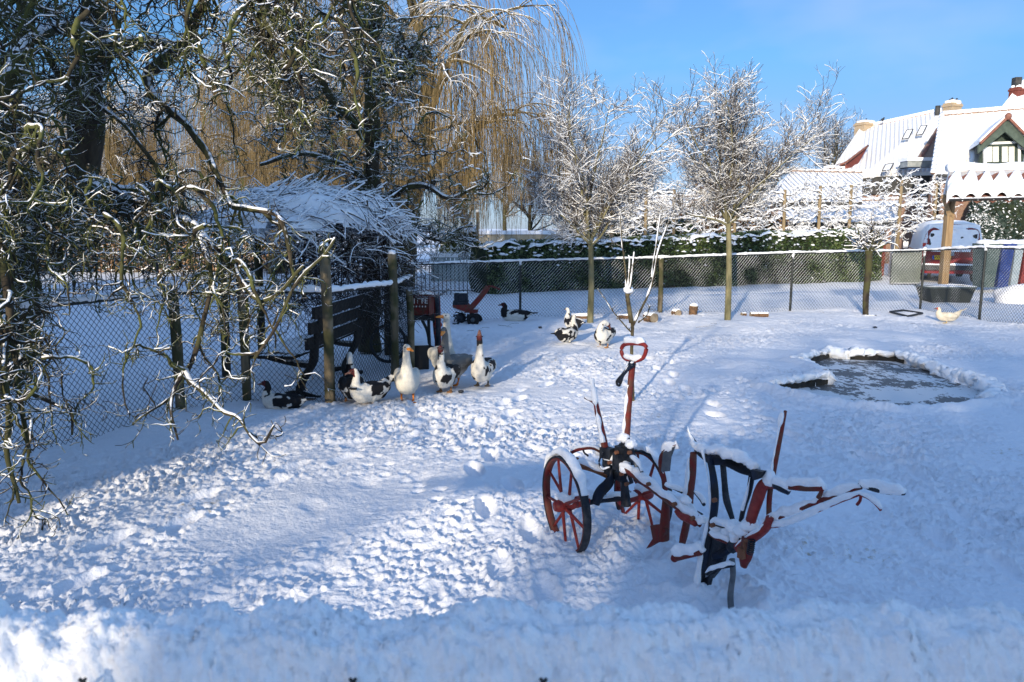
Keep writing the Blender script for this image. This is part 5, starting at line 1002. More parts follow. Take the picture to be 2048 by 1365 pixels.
# birds on the roofs
for px, py, Yf, lb in [(1765, 241, 43.6, 'small dark bird perched on the ridge of the long house'), (1730, 243, 44.7, 'small dark bird perched on the pale chimney'), (1901, 203, 34.8, 'dark bird on the brick chimney, left of the two'), (1910, 204, 34.8, 'dark bird on the brick chimney, right of the two')]:
    q = P(px, py, Yf); t = thing('perched_bird', lb, 'bird', q, 'dark birds on the roofs'); b = MB(); b.ball(q + (0, 0, .03), (.09, .07, .08), 10, 8); b.ball(q + (.07, 0, .12), (.045, .04, .045), 8, 6); b.tubes(line([q + (-.05, 0, .03), q + (-.2, 0, -.04)], 3), np.array([.05, .035, .015])[None], 6, flat=(1, .5)); b.tubes(line([q + (.1, 0, .12), q + (.15, 0, .11)], 2), np.array([.015, .004])[None], 5); b.build('body', M['bird'], t)
# ================================================================ birds
def remesh(mb, vox, smooth=5):
    me = bpy.data.meshes.new('tmp'); V = np.concatenate(mb.v); F = [tuple(int(i) for i in r) for f, _ in mb.f for r in f]
    me.from_pydata([tuple(v) for v in V], [], F); o = bpy.data.objects.new('tmp', me); COL.objects.link(o)
    r = o.modifiers.new('r', 'REMESH'); r.mode = 'VOXEL'; r.voxel_size = vox; s = o.modifiers.new('s', 'SMOOTH'); s.iterations = smooth; s.factor = .5
    dg = bpy.context.evaluated_depsgraph_get(); ev = o.evaluated_get(dg); m2 = bpy.data.meshes.new_from_object(ev); bpy.data.objects.remove(o); bpy.data.meshes.remove(me)
    m2.polygons.foreach_set('use_smooth', np.ones(len(m2.polygons), bool)); return m2
def plumage():
    m, n, b = new_mat('plumage'); L = n.links; b.inputs['Roughness'].default_value = .75; b.inputs['Specular IOR Level'].default_value = .25
    at = n.nodes.new("ShaderNodeAttribute"); at.attribute_name = 'feather'; tc = n.nodes.new("ShaderNodeTexCoord"); nz = n.nodes.new("ShaderNodeTexNoise"); nz.inputs['Scale'].default_value = 60; L.new(tc.outputs['Object'], nz.inputs[0])
    mr = n.nodes.new("ShaderNodeMapRange"); mr.inputs[3].default_value = .78; mr.inputs[4].default_value = 1.1; L.new(nz.outputs[0], mr.inputs[0])
    mm = n.nodes.new("ShaderNodeMixRGB"); mm.blend_type = 'MULTIPLY'; mm.inputs[0].default_value = 1; L.new(at.outputs['Color'], mm.inputs[1]); L.new(mr.outputs[0], mm.inputs[2]); L.new(mm.outputs[0], b.inputs['Base Color'])
    bp = n.nodes.new("ShaderNodeBump"); bp.inputs['Strength'].default_value = .5; bp.inputs['Distance'].default_value = .006; L.new(nz.outputs[0], bp.inputs['Height']); L.new(bp.outputs[0], b.inputs['Normal'])
    return m
M['plume'] = plumage(); M['bill'] = mat('orange_bill', (.62, .20, .03), .45, (.72, .28, .06), 30); M['pinkbill'] = mat('dark_pink_bill', (.07, .03, .028), .5, (.18, .09, .07), 60)
M['eye'] = mat('bird_eye', (.01, .01, .01), .1)
def bird(name, label, loc, heading, size, kind='goose', neck=1.0, seed=0, pal=None, turn=0.0, up=0.0, sit=False, tuck=False, step=0.0, cat='goose', neck_fwd=0.0, tail_up=0.0, group=None):
    """size = height of a standing bird's back in metres x2; local x forward"""
    t = thing(name, label, cat, loc, group); t.rotation_euler = (0, 0, heading); s = size
    g = kind == 'goose'; lz = .0 if sit else (.085 if g else .065)
    br = .128 if g else .108; bz = lz + br * .95
    # body from tail to breast, neck and head in one sweep
    nb = np.array((.155, 0, bz + .035)); hh = (.235 if g else .125) * neck
    if tuck: nk = [(.19, 0, bz + .08), (.20, .02, bz + .15), (.15, .05, bz + .19), (.10, .07, bz + .17)]; nr = [.055, .042, .038, .036]
    else:
        nk = [(.185 + neck_fwd * .3, 0, bz + .09), (.175 + neck_fwd * .7, 0, bz + .09 + hh * .5), (.165 + neck_fwd, 0, bz + .09 + hh * .9), (.185 + neck_fwd, 0, bz + .12 + hh)]
        nr = [.072 if g else .066, .044 if g else .042, .034 if g else .034, .033]
    sp = [(-.30, 0, bz + .045 + tail_up), (-.22, 0, bz + .03 + tail_up * .4), (-.12, 0, bz), (0, 0, bz - .012), (.10, 0, bz + .0), nb] + nk; rad = [.014, .062, .105, br, .118, .10] + nr
    sp = np.array(sp, float); p = line(sp, 60); d0 = np.concatenate([[0], np.cumsum(np.linalg.norm(np.diff(sp, axis=0), axis=1))]); rr = np.interp(np.linspace(0, d0[-1], 60), d0, rad)
    b = MB(); b.tubes(p, rr[None], 16, up=(0, 1, 0) if not tuck else (0, 1, .01), flat=(1.0, .92))
    # head
    hp = p[-1]; hd = np.array((math.cos(up) * math.cos(turn), math.cos(up) * math.sin(turn), math.sin(up))) if not tuck else unit(np.array((-.7, .3, -.6)))
    e3 = unit(np.cross(hd, (0, 0, 1.)) if abs(hd[2]) < .95 else np.array((0, 1., 0))); e2 = np.cross(e3, hd)
    q = np.array([hp - hd * .03, hp, hp + hd * .035, hp + hd * .06]); b.tubes(line(q, 12), np.interp(np.linspace(0, 1, 12), [0, .3, .7, 1], [.022, .036, .032, .016])[None], 12, flat=(.85, 1.05))
    if not g: b.tubes(line(q, 8) + e2 * .008, np.interp(np.linspace(0, 1, 8), [0, .5, 1], [.01, .03, .018])[None], 10)
    # wings folded against the sides, tail
    for sd in (-1, 1):
        b.ball((-.05, sd * .078, bz + .028), (.175, .05, .072), 16, 10); b.tubes(line([(-.14, sd * .05, bz + .035), (-.25, sd * .022, bz + .045 + tail_up * .5)], 6), np.linspace(.04, .012, 6)[None], 8, flat=(.6, 1))
    b.tubes(line([(-.22, 0, bz + .035 + tail_up * .4), (-.34 if g else -.40, 0, bz + .05 + tail_up * 1.3)], 6), np.linspace(.045, .022, 6)[None], 8, flat=(1.4, .4))
    if not sit:
        for sd in (-1, 1):
            fx = step * sd; k = line([(.0, sd * .055, bz - .06), (.0 + fx * .3, sd * .055, lz * .75), (.01 + fx, sd * .055, .012)], 10); b.tubes(k, np.interp(np.linspace(0, 1, 10), [0, .35, .6, 1], [.045, .022, .012, .011])[None], 8)
            b.tubes(line([(.0 + fx, sd * .05, .010), (.085 + fx, sd * .056, .008)], 5), np.array([.012, .025, .033, .036, .034])[None], 8, flat=(1, .25), up=(0, 0, 1))
            b.tubes(line([(.0 + fx, sd * .05, .012), (-.03 + fx, sd * .05, .008)], 3), .007, 5)
    for i in range(len(b.v)): b.v[i] = b.v[i] * s
    me = remesh(b, .0085 * s, 3); me.name = 'body'; nv = len(me.vertices); V = np.empty(nv * 3); me.vertices.foreach_get('co', V); V = V.reshape(-1, 3) / s
    C = pal(V, bz, lz, hp, hd, seed); ca = me.color_attributes.new('feather', 'FLOAT_COLOR', 'POINT'); ca.data.foreach_set('color', np.column_stack([C, np.ones(nv)]).ravel())
    me.materials.append(M['plume']); o = bpy.data.objects.new('body', me); COL.objects.link(o); o.parent = t
    b = MB(); bl = line([hp + hd * .045 - e2 * .004, hp + hd * .085 - e2 * .010, hp + hd * (.115 if g else .112) - e2 * .016], 8); b.tubes(bl, np.interp(np.linspace(0, 1, 8), [0, .6, 1], [.023, .014, .008])[None], 10, flat=(1.1, .8), up=tuple(e2))
    b.v[-1] = b.v[-1] * s; x = b.build('bill', M['bill'] if g else M['pinkbill']); x.parent = t
    for sd in (-1, 1): b = MB(); b.ball((hp + hd * .028 + e3 * sd * .030 + e2 * .010) * s, .0065 * s, 8, 6); x = b.build('eye', M['eye']); x.parent = t
    return t
WH, BK, OR = np.array((.62, .60, .55)), np.array((.010, .010, .012)), np.array((.60, .20, .05))
def p_goose(c, legs=(.62, .19, .03), belly=None, grey=False):
    def f(V, bz, lz, hp, hd, seed):
        C = np.tile(np.array(c, float), (len(V), 1)) * (1 + .06 * wn(V, 14, seed))[:, None]
        if belly is not None: k = np.clip((bz - .03 - V[:, 2]) / .05, 0, 1) * (V[:, 0] < .08); C = C * (1 - k[:, None]) + np.array(belly) * k[:, None]
        if grey: k = (wn(V * (1, 1, 3), 40, 2) > .9) & (V[:, 0] < .05) & (V[:, 2] > bz - .03); C[k] *= 1.5
        lg = (V[:, 2] < lz * .86) & (lz > .02); C[lg] = legs; return np.clip(C, 0, 1)
    return f
def p_musc(white=.5, head='mix', legs=(.32, .16, .07), breast_white=True, mask=True):
    """pied: black and white patches, red face"""
    def f(V, bz, lz, hp, hd, seed):
        n = .9 * wn(V * (1, 1.3, 1), 19, seed) + .6 * wn(V, 48, seed + 9); thr = (.5 - white) * 2.2
        w_ = n > thr; br = V[:, 0] > .07
        if breast_white: w_ = np.where(br & (V[:, 2] < hp[2] - .05), n > -.75, w_); w_ = w_ | ((V[:, 2] < bz - .03) & (V[:, 0] > -.1) & (n > -1.0))
        w_ = np.where(V[:, 0] < -.17, n > 1.6, w_)
        top = (V[:, 2] > bz + .035) & (V[:, 0] < .05) & (V[:, 0] > -.2); w_ = np.where(top, n > 1.1 - white * .8, w_)
        dist = np.linalg.norm(V - hp, axis=1)
        if head == 'white': w_ = np.where(dist < .09, True, w_)
        if head == 'black': w_ = np.where(dist < .09, False, w_)
        C = np.where(w_[:, None], WH * (1 + .05 * n[:, None]), BK)
        along = (V - hp) @ hd; red = (dist < .062) & (along > .006) & (np.linalg.norm(V - hp, axis=1) > 0)
        if mask: C[red] = np.array((.075, .013, .015)) * (1 + .3 * np.clip(n[red][:, None], -1, 1))
        lg = (V[:, 2] < lz * .8) & (lz > .02); C[lg] = legs; return np.clip(C, 0, 1)
    return f
gw = p_goose((.60, .58, .52)); gg = p_goose((.17, .165, .155), belly=(.5, .48, .45), grey=True)
D = lambda px, py: G(px, py)
dn = R(-90)
bird('goose', 'white goose with orange bill walking toward the viewer in front of the fence posts', D(815, 803), R(-82), 1.12, 'goose', .90, 1, gw, turn=.55, step=.03)
bird('goose', 'white goose stretching its long neck up with its head turned left behind the grey goose', D(886, 757), R(-70), 1.22, 'goose', 1.32, 2, gw, turn=-1.4, up=.15)
bird('goose', 'grey goose with orange bill standing among the ducks', D(909, 769), R(-118), 1.12, 'goose', 1.12, 3, gg, turn=.35, up=-.2, step=.02)
GD = 'pied ducks standing about the yard'
bird('muscovy_duck', 'pied duck facing the viewer with white breast just in front of the grey goose', D(892, 783), R(-100), 1.10, 'duck', 1.35, 4, p_musc(.5, 'mix'), up=.5, turn=.3, cat='duck', group=GD)
bird('muscovy_duck', 'pied duck with dark red head stretched straight up, rightmost of the front flock', D(966, 771), R(-98), 1.12, 'duck', 1.75, 5, p_musc(.62, 'mix', (.06, .05, .04)), up=1.25, turn=.2, cat='duck', group=GD)
bird('muscovy_duck', 'pied duck with bright red face in profile and black tail raised to the right', D(741, 813), R(-135), .92, 'duck', 1.05, 6, p_musc(.50, 'white', (.3, .12, .08)), up=-.1, turn=-.5, cat='duck', group=GD, tail_up=.10)
bird('muscovy_duck', 'black duck with white head seen from behind beside the red faced duck', D(704, 806), R(105), 1.08, 'duck', 1.15, 7, p_musc(.10, 'white', breast_white=False, mask=False), cat='duck', group=GD)
bird('muscovy_duck', 'dark duck with reddish head lying in the snow at the foot of the bench', D(566, 822), R(172), .86, 'duck', .75, 8, p_musc(.18, 'black', breast_white=True), sit=True, cat='duck', group=GD)
bird('muscovy_duck', 'dark streaked duck half hidden behind the thin post', D(838, 716), R(160), .95, 'duck', .5, 9, p_musc(.35, 'black'), sit=True, cat='duck', group=GD)
bird('muscovy_duck', 'pied duck resting in front of the back fence right of the rotary tiller', D(1030, 643), R(176), 1.12, 'duck', .55, 10, p_musc(.42, 'black'), sit=True, cat='duck', group=GD)
bird('muscovy_duck', 'pied duck turned away with black tail to the left, left of the preening duck', D(1134, 690), R(50), 1.0, 'duck', 1.1, 13, p_musc(.62, 'white', (.08, .07, .06), mask=False), cat='duck', group=GD, turn=.8)
bird('muscovy_duck', 'pale duck with dark speckles behind the duck with the black tail', D(1146, 664), R(120), .92, 'duck', 1.0, 12, p_musc(.85, 'white', mask=False), cat='duck', group=GD)
bird('muscovy_duck', 'plump pied duck preening with its red face tucked against its back', D(1208, 695), R(-115), 1.12, 'duck', .5, 11, p_musc(.60, 'mix'), tuck=True, cat='duck', group=GD)
def p_hen(V, bz, lz, hp, hd, seed):
    C = np.tile(np.array((.62, .56, .45)), (len(V), 1)) * (1 + .1 * wn(V, 20, 3))[:, None]; d = np.linalg.norm(V - hp - hd * .04, axis=1); C[d < .035] = (.45, .08, .05)
    C[(V[:, 2] < lz * .8)] = (.5, .35, .12); C[V[:, 0] < -.2] *= .75; return np.clip(C, 0, 1)
bird('hen', 'pale cream hen standing by the right fence', D(1893, 647), R(150), .78, 'duck', .5, 4, p_hen, cat='hen', tail_up=.14)

# ================================================================ bench, arbour
def bench():
    A, B = np.array((-2.22, 7.62, 0)), np.array((-2.02, 9.25, 0)); u = unit(B - A); t = thing('park_bench', 'dark park bench with curved legs under the snowy arbour', 'bench', (A + B) / 2)
    n = np.array((-u[1], u[0], 0))       # the way the seat faces (left)
    up = np.array((0, 0, 1.)); L = np.linalg.norm(B - A)
    q = lambda s, f, z: A + u * s + n * f + up * z
    for s in (.12, L - .12):
        b = MB(); b.tubes(line([q(s, .02, -.02), q(s, .06, .10), q(s, -.02, .26), q(s, -.10, .40), q(s, -.12, .55), q(s, -.20, .85), q(s, -.24, 1.0)], 24), np.interp(np.linspace(0, 1, 24), [0, .2, .5, 1], [.10, .065, .08, .035])[None], 8, flat=(.5, 1.3), up=tuple(u))
        b.tubes(line([q(s, -.1, .36), q(s, .15, .38), q(s, .42, .43), q(s, .52, .45)], 14), np.linspace(.085, .03, 14)[None], 8, flat=(.5, 1), up=tuple(u))
        b.tubes(line([q(s, .30, .0), q(s, .10, .06), q(s, -.16, .0)], 10), .035, 6); b.build('leg', M['darkwood'], t)
    rz = math.atan2(u[1], u[0])
    for i in range(4): b = MB(); b.box(q(L / 2, .48 - i * .135, .475), (L + .25, .115, .035), rz); b.build('seat_plank', M['darkwood'], t, smooth=False)
    for z, f in ((.62, -.13), (.78, -.17), (.94, -.22)): b = MB(); b.box(q(L / 2, f, z), (L + .25, .035, .125), rz); b.build('back_plank', M['darkwood'], t, smooth=False)
    b = MB(); gx, gy = np.meshgrid(np.linspace(-.02, L + .02, 60), np.linspace(-.02, .52, 24)); Q = q(0, 0, 0) + gx[..., None] * u + gy[..., None] * n; z = .497 + .018 * np.clip(1 - np.abs(gy - .25) / .3, 0, 1) + .006 * wn(Q, 9, 2); b.grid(Q[..., 0], Q[..., 1], z); b.build('snow_cover', M['fluff'], t)
bench()
def arbour():
    c = np.array((-2.62, 9.5, 1.70)); rad = np.array((1.22, .95, .55)); t = thing('brushwood_arbour', 'arbour roofed with a snowy heap of cut brushwood over the bench', 'arbour', (c[0], c[1], 0))
    for x, y in ((-3.5, 8.9), (-3.5, 10.2), (-1.75, 10.3)): b = MB(); p = line([(x, y, -.1), (x + .02, y, 1.0), (x, y, 2.0)], 10); b.tubes(p, .055, 8); b.build('post', M['darkbark'], t)
    th = np.linspace(0, 2 * np.pi, 90); ph = np.linspace(0, 1.42, 34); T_, P_ = np.meshgrid(th, ph); V = np.stack([np.cos(T_) * np.sin(P_), np.sin(T_) * np.sin(P_), np.cos(P_)], -1); V = V * (1 + .07 * wn(V, 3, 2) + .035 * wn(V, 9, 4))[..., None]
    V = V * rad + c; b = MB(); I = np.arange(T_.size).reshape(T_.shape); q = np.stack([I[:-1, :-1], I[1:, :-1], I[1:, 1:], I[:-1, 1:]], -1); hole = (wn(V, 5, 9) > 1.3)[:-1, :-1] | (P_[:-1, :-1] > 1.25) & (wn(V, 6, 3) > -.2)[:-1, :-1]; b.add(V, q[~hole].reshape(-1, 4)); b.build('snow_cover', M['fluff'], t)
    # sticks lying over the dome, most of them pointing down to the right
    n = 560; ph = np.arccos(rng.uniform(.12, 1, n)); az = rng.uniform(0, 6.28, n); s = np.stack([np.cos(az) * np.sin(ph), np.sin(az) * np.sin(ph), np.cos(ph)], -1); pos = s * rad * rng.uniform(1.0, 1.10, (n, 1)) + c; nr = unit(s / rad)
    d = np.array((.9, -.1, -.25)) + rng.normal(0, .42, (n, 3)); d -= (d * nr).sum(1, keepdims=True) * nr
    A = walk(pos - unit(d) * .35, d + nr * .02, 12, rng.uniform(.3, .75, n), (0, 0, -.012), .06, .3); ok = np.linalg.norm((A[:, -1] - c) / rad, axis=1) < 1.14; A = A[ok]; n = len(A); RA = taper(rng.uniform(.005, .012, n), .003, 13)
    s2, d2, r2 = kids(A, RA, 3, .3, .6, .9); B = walk(s2, d2, 6, rng.uniform(.12, .45, len(s2)), (0, 0, -.01), .1); RB = taper(np.minimum(r2 * .8, .005), .0025, 7)
    b = MB(); b.tubes(A, RA, 5, cap=False); b.tubes(B, RB, 4, cap=False); b.build('brushwood', M['twig'], t)
    sb = MB(); snowcaps(sb, A, RA, .022, 5, 1.0, thr=.98); snowcaps(sb, B, RB, .014, 4, 1.0, thr=.98); sb.build('snow_on_sticks', M['fluff'], t)
    # dark brush hanging and stacked under the roof on the right
    n = 620; pos = np.column_stack([rng.uniform(-2.9, -1.4, n), rng.uniform(8.9, 10.2, n), rng.uniform(.75, 1.85, n)]); A = walk(pos, rng.normal(0, 1, (n, 3)) * (1, .7, .9) + (.1, 0, -.3), 10, rng.uniform(.3, .7, n), (0, 0, -.05), .13, .3); RA = taper(rng.uniform(.004, .010, n), .0025, 11)
    s2, d2, r2 = kids(A, RA, 3, .2, .7, .7); B = walk(s2, d2, 5, rng.uniform(.1, .35, len(s2)), (0, 0, -.02), .15); RB = np.full((len(B), 6), .003); b = MB(); b.tubes(A, RA, 4, cap=False); b.tubes(B, RB, 3, cap=False); b.build('hanging_brush', mat('dark_brush', (.02, .015, .012), .9, (.05, .035, .028), 20, snow=.8), t)
    m_ = (pos[:, 2] > 1.35); sb = MB(); snowcaps(sb, A[m_], RA[m_], .012, 4, 1.0); sb.build('snow_on_brush', M['fluff'], t)
arbour()
# dark tools and a wheel leaning in the shade behind the bench
t = thing('old_wheel', 'dark spoked wheel leaning in the shade behind the bench', 'wheel', (-1.62, 9.6, 0)); b = MB(); c = (-1.62, 9.6, .30); b.ring(c, .24, .022, (.5, -.85, .15), 30, 6); 
for k in range(8): a_ = k * math.pi / 4; e1 = unit(np.cross((.5, -.85, .15), (0, 0, 1.))); e2_ = unit(np.cross(e1, (.5, -.85, .15))); b.tubes(line([c, np.array(c) + .24 * (math.cos(a_) * e1 + math.sin(a_) * e2_)], 2), .009, 4)
b.build('rim_and_spokes', M['black'], t)
t = thing('timber_block', 'dark timber block standing in the snow behind the white goose', 'block', G(838, 735)); b = MB(); q = G(838, 737); b.box((q[0], q[1] + .1, .13), (.22, .2, .34), .2); b.build('block', M['darkwood'], t, smooth=False)
t = thing('thin_post', 'thin grey post between the arbour and the red cart', 'post', G(822, 738)); q = G(822, 740); b = MB(); p = line([(q[0], q[1], -.1), (q[0] + .01, q[1], .6), P(818, 580, q[1])], 12); b.tubes(p, .045, 8); b.build('shaft', M['postwood'], t)

# ================================================================ red cart and rotary tiller
def cart():
    Y0 = 10.4; t = thing('red_cart', 'red box cart on dark legs with one tall red wheel', 'cart', G(850, 715)); P_ = lambda x, y, d=0: P(x, y, Y0 + d)
    b = MB(); b.slab([P_(820, 592), P_(856, 590), P_(857, 630), P_(822, 632)], .75, direction=(-.1, 1, 0)); b.slab([P_(857, 590), P_(868, 594, .3), P_(868, 634, .3), P_(858, 632)], .7, direction=(-.1, 1, 0)); bd = b.build('box', M['redrust'], t, smooth=False)
    b = MB(); b.slab([P_(816, 631, -.03), P_(869, 633, -.03), P_(869, 642, -.03), P_(816, 641, -.03)], .8, direction=(-.1, 1, 0)); b.build('chassis', M['darkpaint'], t, smooth=False)
    b = MB(); V = [P_(820, 590, .0), P_(857, 589, .0), P_(868, 592, .6), P_(832, 592, .7)]; b.slab(V, .045, direction=(0, 0, 1)); b.build('snow_cover', M['fluff'], t)
    tx = text('SITTE', .105, P_(838, 603, -.02), .02, M['white'], bd, 'painted_letters', .003)
    b = MB()
    for i in range(5): b.slab([P_(826 + 6 * i, 612, -.015), P_(828 + 6 * i, 612, -.015), P_(828 + 6 * i, 615, -.015), P_(826 + 6 * i, 615, -.015)], .01, direction=(0, -1, 0))
    b.build('painted_line', M['white'], bd, smooth=False)
    wc = P_(875, 650, .15); ax = (1, .12, 0); wh = MB(); wh.ring(wc, .40, .022, ax, 48, 8, (2.0, .8)); w_ = wh.build('wheel', M['red'], t)
    b = MB()
    for k in range(8): a_ = k * math.pi / 4 + .2; b.tubes(line([wc, wc + .4 * np.array((0, math.cos(a_), math.sin(a_)))], 2), .016, 5)
    b.ball(wc, (.07, .05, .05), 10, 8); b.build('spokes', M['red'], w_)
    b = MB(); b.ring(wc, .425, .008, ax, 48, 6, (4.5, 1)); b.build('tyre_band', M['black'], w_)
    for pts in ([P_(844, 640), P_(856, 668), P_(861, 722)], [P_(857, 640, .1), P_(858, 665), P_(861, 722)], [P_(868, 640, .3), P_(870, 665, .3), P_(876, 706, .3)], [P_(828, 640, .6), P_(824, 668, .6), P_(822, 700, .6)]): b = MB(); b.tubes(line(pts, 10), .022, 6); b.build('leg', M['darkpaint'], t)
    b = MB(); b.tubes(line([P_(866, 600, .3), P_(884, 588, .4), P_(898, 579, .5)], 6), .015, 5); b.build('crank', M['steel'], t)
cart()
def tiller():
    Y0 = G(945, 648)[1]; t = thing('rotary_tiller', 'old red and black rotary tiller with its handlebar pointing up to the right', 'tiller', G(945, 648)); P_ = lambda x, y, d=0: P(x, y, Y0 + d)
    b = MB(); b.slab([P_(908, 588), P_(934, 588), P_(935, 602), P_(908, 603)], .3, direction=(0, 1, 0)); b.slab([P_(906, 603), P_(936, 604), P_(935, 612), P_(905, 611)], .34, direction=(0, 1, 0)); b.tubes(line([P_(914, 600, .1), P_(914, 586, .1)], 3), .045, 8); b.tubes(line([P_(926, 600, .1), P_(926, 587, .1)], 3), .05, 8); b.build('engine', M['black'], t, smooth=False)
    b = MB(); b.slab([P_(905, 611, -.02), P_(936, 610, -.02), P_(946, 624, -.02), P_(930, 624, -.02), P_(906, 616, -.02)], .36, direction=(0, 1, 0)); b.build('bonnet', M['redrust'], t, smooth=False)
    b = MB(); b.tubes(line([P_(934, 622), P_(944, 614), P_(960, 596), P_(976, 574)], 10), .045, 6, flat=(.8, 1.2)); b.tubes(line([P_(976, 574), P_(984, 573), P_(1000, 579)], 8), .018, 6); b.build('handlebar', M['redrust'], t); b = MB(); b.tubes(line([P_(976, 574, .1), P_(978, 573, .4), P_(984, 573, .45), P_(998, 578, .5)], 8), .018, 6); b.build('handlebar', M['redrust'], t)
    b = MB(); b.slab([P_(930, 618), P_(956, 621), P_(955, 627), P_(930, 626)], .3, direction=(0, 1, 0)); b.tubes(line([P_(945, 622, .15), P_(942, 638, .15)], 3), .05, 6); b.build('chassis', M['redrust'], t, smooth=False)
    for d in (.0, .42):
        b = MB(); c = P_(946 + d * 16, 640, d); b.ring(c, .085, .042, (.25, 1, 0), 26, 10); w_ = b.build('wheel', M['tyre'], t); b = MB(); b.ball(c, (.05, .04, .05), 10, 8); b.build('hub', M['steel'], w_)
    b = MB()
    for k in range(10): a_ = k * .63; c = P_(922, 636, .12 + (k % 3) * .1); b.tubes(line([c, c + .10 * np.array((math.cos(a_), 0, math.sin(a_))), c + .15 * np.array((math.cos(a_ + .5), .1, math.sin(a_ + .5)))], 6), .014, 4)
    b.ball(P_(922, 636, .2), (.10, .16, .10), 12, 8); b.build('tines', M['black'], t)
    b = MB(); b.tubes(line([P_(917, 640), P_(909, 634), P_(908, 628)], 6), .012, 4); b.tubes(line([P_(905, 648), P_(913, 649), P_(918, 645)], 6), .02, 4); b.build('drag_hook', M['black'], t)
    b = MB(); 
    for ln in ([(908, 586), (934, 586)], [(908, 603), (934, 608)], [(906, 616), (930, 624)], [(938, 615), (975, 573)], [(930, 617), (955, 619)]): p = line([P_(x, y, .12) for x, y in ln], 14); b.tubes(p, (.018 + .004 * wn(p, 9, 2))[None], 6)
    b.build('snow_cover', M['fluff'], t)
tiller()
# ================================================================ logs and small things on the snow
def log(label, px, py, length, r, rz, stand=False, arch=False):
    g = G(px, py); t = thing('log', label, 'log', g, 'cut logs lying along the back fence'); u = np.array((math.cos(rz), math.sin(rz), 0)); c = g + (0, 0, r * .75)
    if stand: p = line([g + (0, 0, -.05), g + (.02, 0, length)], 8)
    else: p = line([c - u * length / 2, c + u * length / 2], 14)
    b = MB(); rr = r * (1 + .06 * wn(p, 6, px)); b.tubes(p, rr[None], 14, cap=False); b.v[-1] = b.v[-1] + r * .05 * np.stack([wn(b.v[-1], 12, 1), wn(b.v[-1], 12, 2), wn(b.v[-1], 12, 3)], -1); b.build('bark', M['logbark'], t)
    for e in (0, -1): b = MB(); d = unit(p[-1] - p[0]) * (.004 if e else -.004); b.tubes(np.array([p[e] - d, p[e] + d]), np.array([[rr[e] * .94] * 2]), 16); b.build('cut_end', M['logend'], t, smooth=False)
    b = MB()
    if stand: b.ball(p[-1] + (0, 0, .02), (r * 1.05, r * 1.05, .05), 14, 8, rough=.08, seed=px)
    else: q = p + (0, 0, r * .62); b.tubes(q, (r * .62 * (1 + .12 * wn(q, 8, px)))[None], 10, flat=(1.15, .8))
    b.build('snow_cover', M['fluff'], t)
log('brown log with broken end lying left of the first young tree', 1160, 640, .34, .07, .05)
log('small brown log lying behind the sapling', 1246, 638, .24, .055, 0)
log('stout grey log with its round end toward the viewer, right of the sapling', 1300, 643, .22, .10, -1.0)
log('small round log capped with snow, left of the arched block', 1352, 632, .15, .08, -1.2)
log('short upright block of wood with a square notch', 1385, 632, .20, .085, 0, stand=True)
log('brown log lying just right of the second young tree', 1518, 634, .36, .055, .05)
log('dark short stick of wood left of the rightmost log', 1487, 632, .10, .04, .4)
def twig_on_ground(label, pts, r=.006):
    p = line([G(x, y, .012) for x, y in pts], 12); t = thing('fallen_twig', label, 'twig', p[0]); b = MB(); b.tubes(p, np.linspace(r, r * .5, 12)[None], 5); q = p[6]; b.tubes(line([q, q + (.10, .16, .03), q + (.22, .20, .02)], 6), r * .6, 4); b.build('stick', M['twig'], t)
twig_on_ground('thin forked twig lying on the snow right of the geese', [(922, 662), (950, 661), (978, 662)])
twig_on_ground('thin twig lying on the snow in front of the resting duck', [(996, 650), (1012, 652), (1024, 655)])
twig_on_ground('thin twig on the snow below the second young tree', [(1392, 655), (1412, 653), (1432, 650)])
twig_on_ground('dark twig on the snow left of the hen', [(1788, 650), (1800, 652), (1846, 652)])
t = thing('drain_cover', 'dark square cover showing through the snow left of the right fence', 'cover', G(1810, 628)); b = MB(); q = [G(1780, 624, .02), G(1815, 633, .02), G(1845, 627, .02), G(1806, 621, .02)]
for i in range(4): b.tubes(line([q[i], q[(i + 1) % 4]], 10), .022, 5)
b.build('frame', M['black'], t)
for i, (px, py, lb) in enumerate([(1080, 655, 'small dark clod on the snow left of the ducks by the first young tree'), (1490, 740, 'tiny dark clod on the snow between the plough and the pond'), (922, 783, 'small dark clod on the snow behind the front flock'), (1750, 655, 'tiny dark clod on the snow below the small tree')]):
    g = G(px, py, .02); t = thing('dark_clod', lb, 'clod', g); b = MB(); b.ball(g, (.035, .03, .02), 9, 6, rough=.25, seed=i); b.build('clod', M['black'], t)
# wooden plate on the ground at the pond inlet, dark open water patch left to the ice

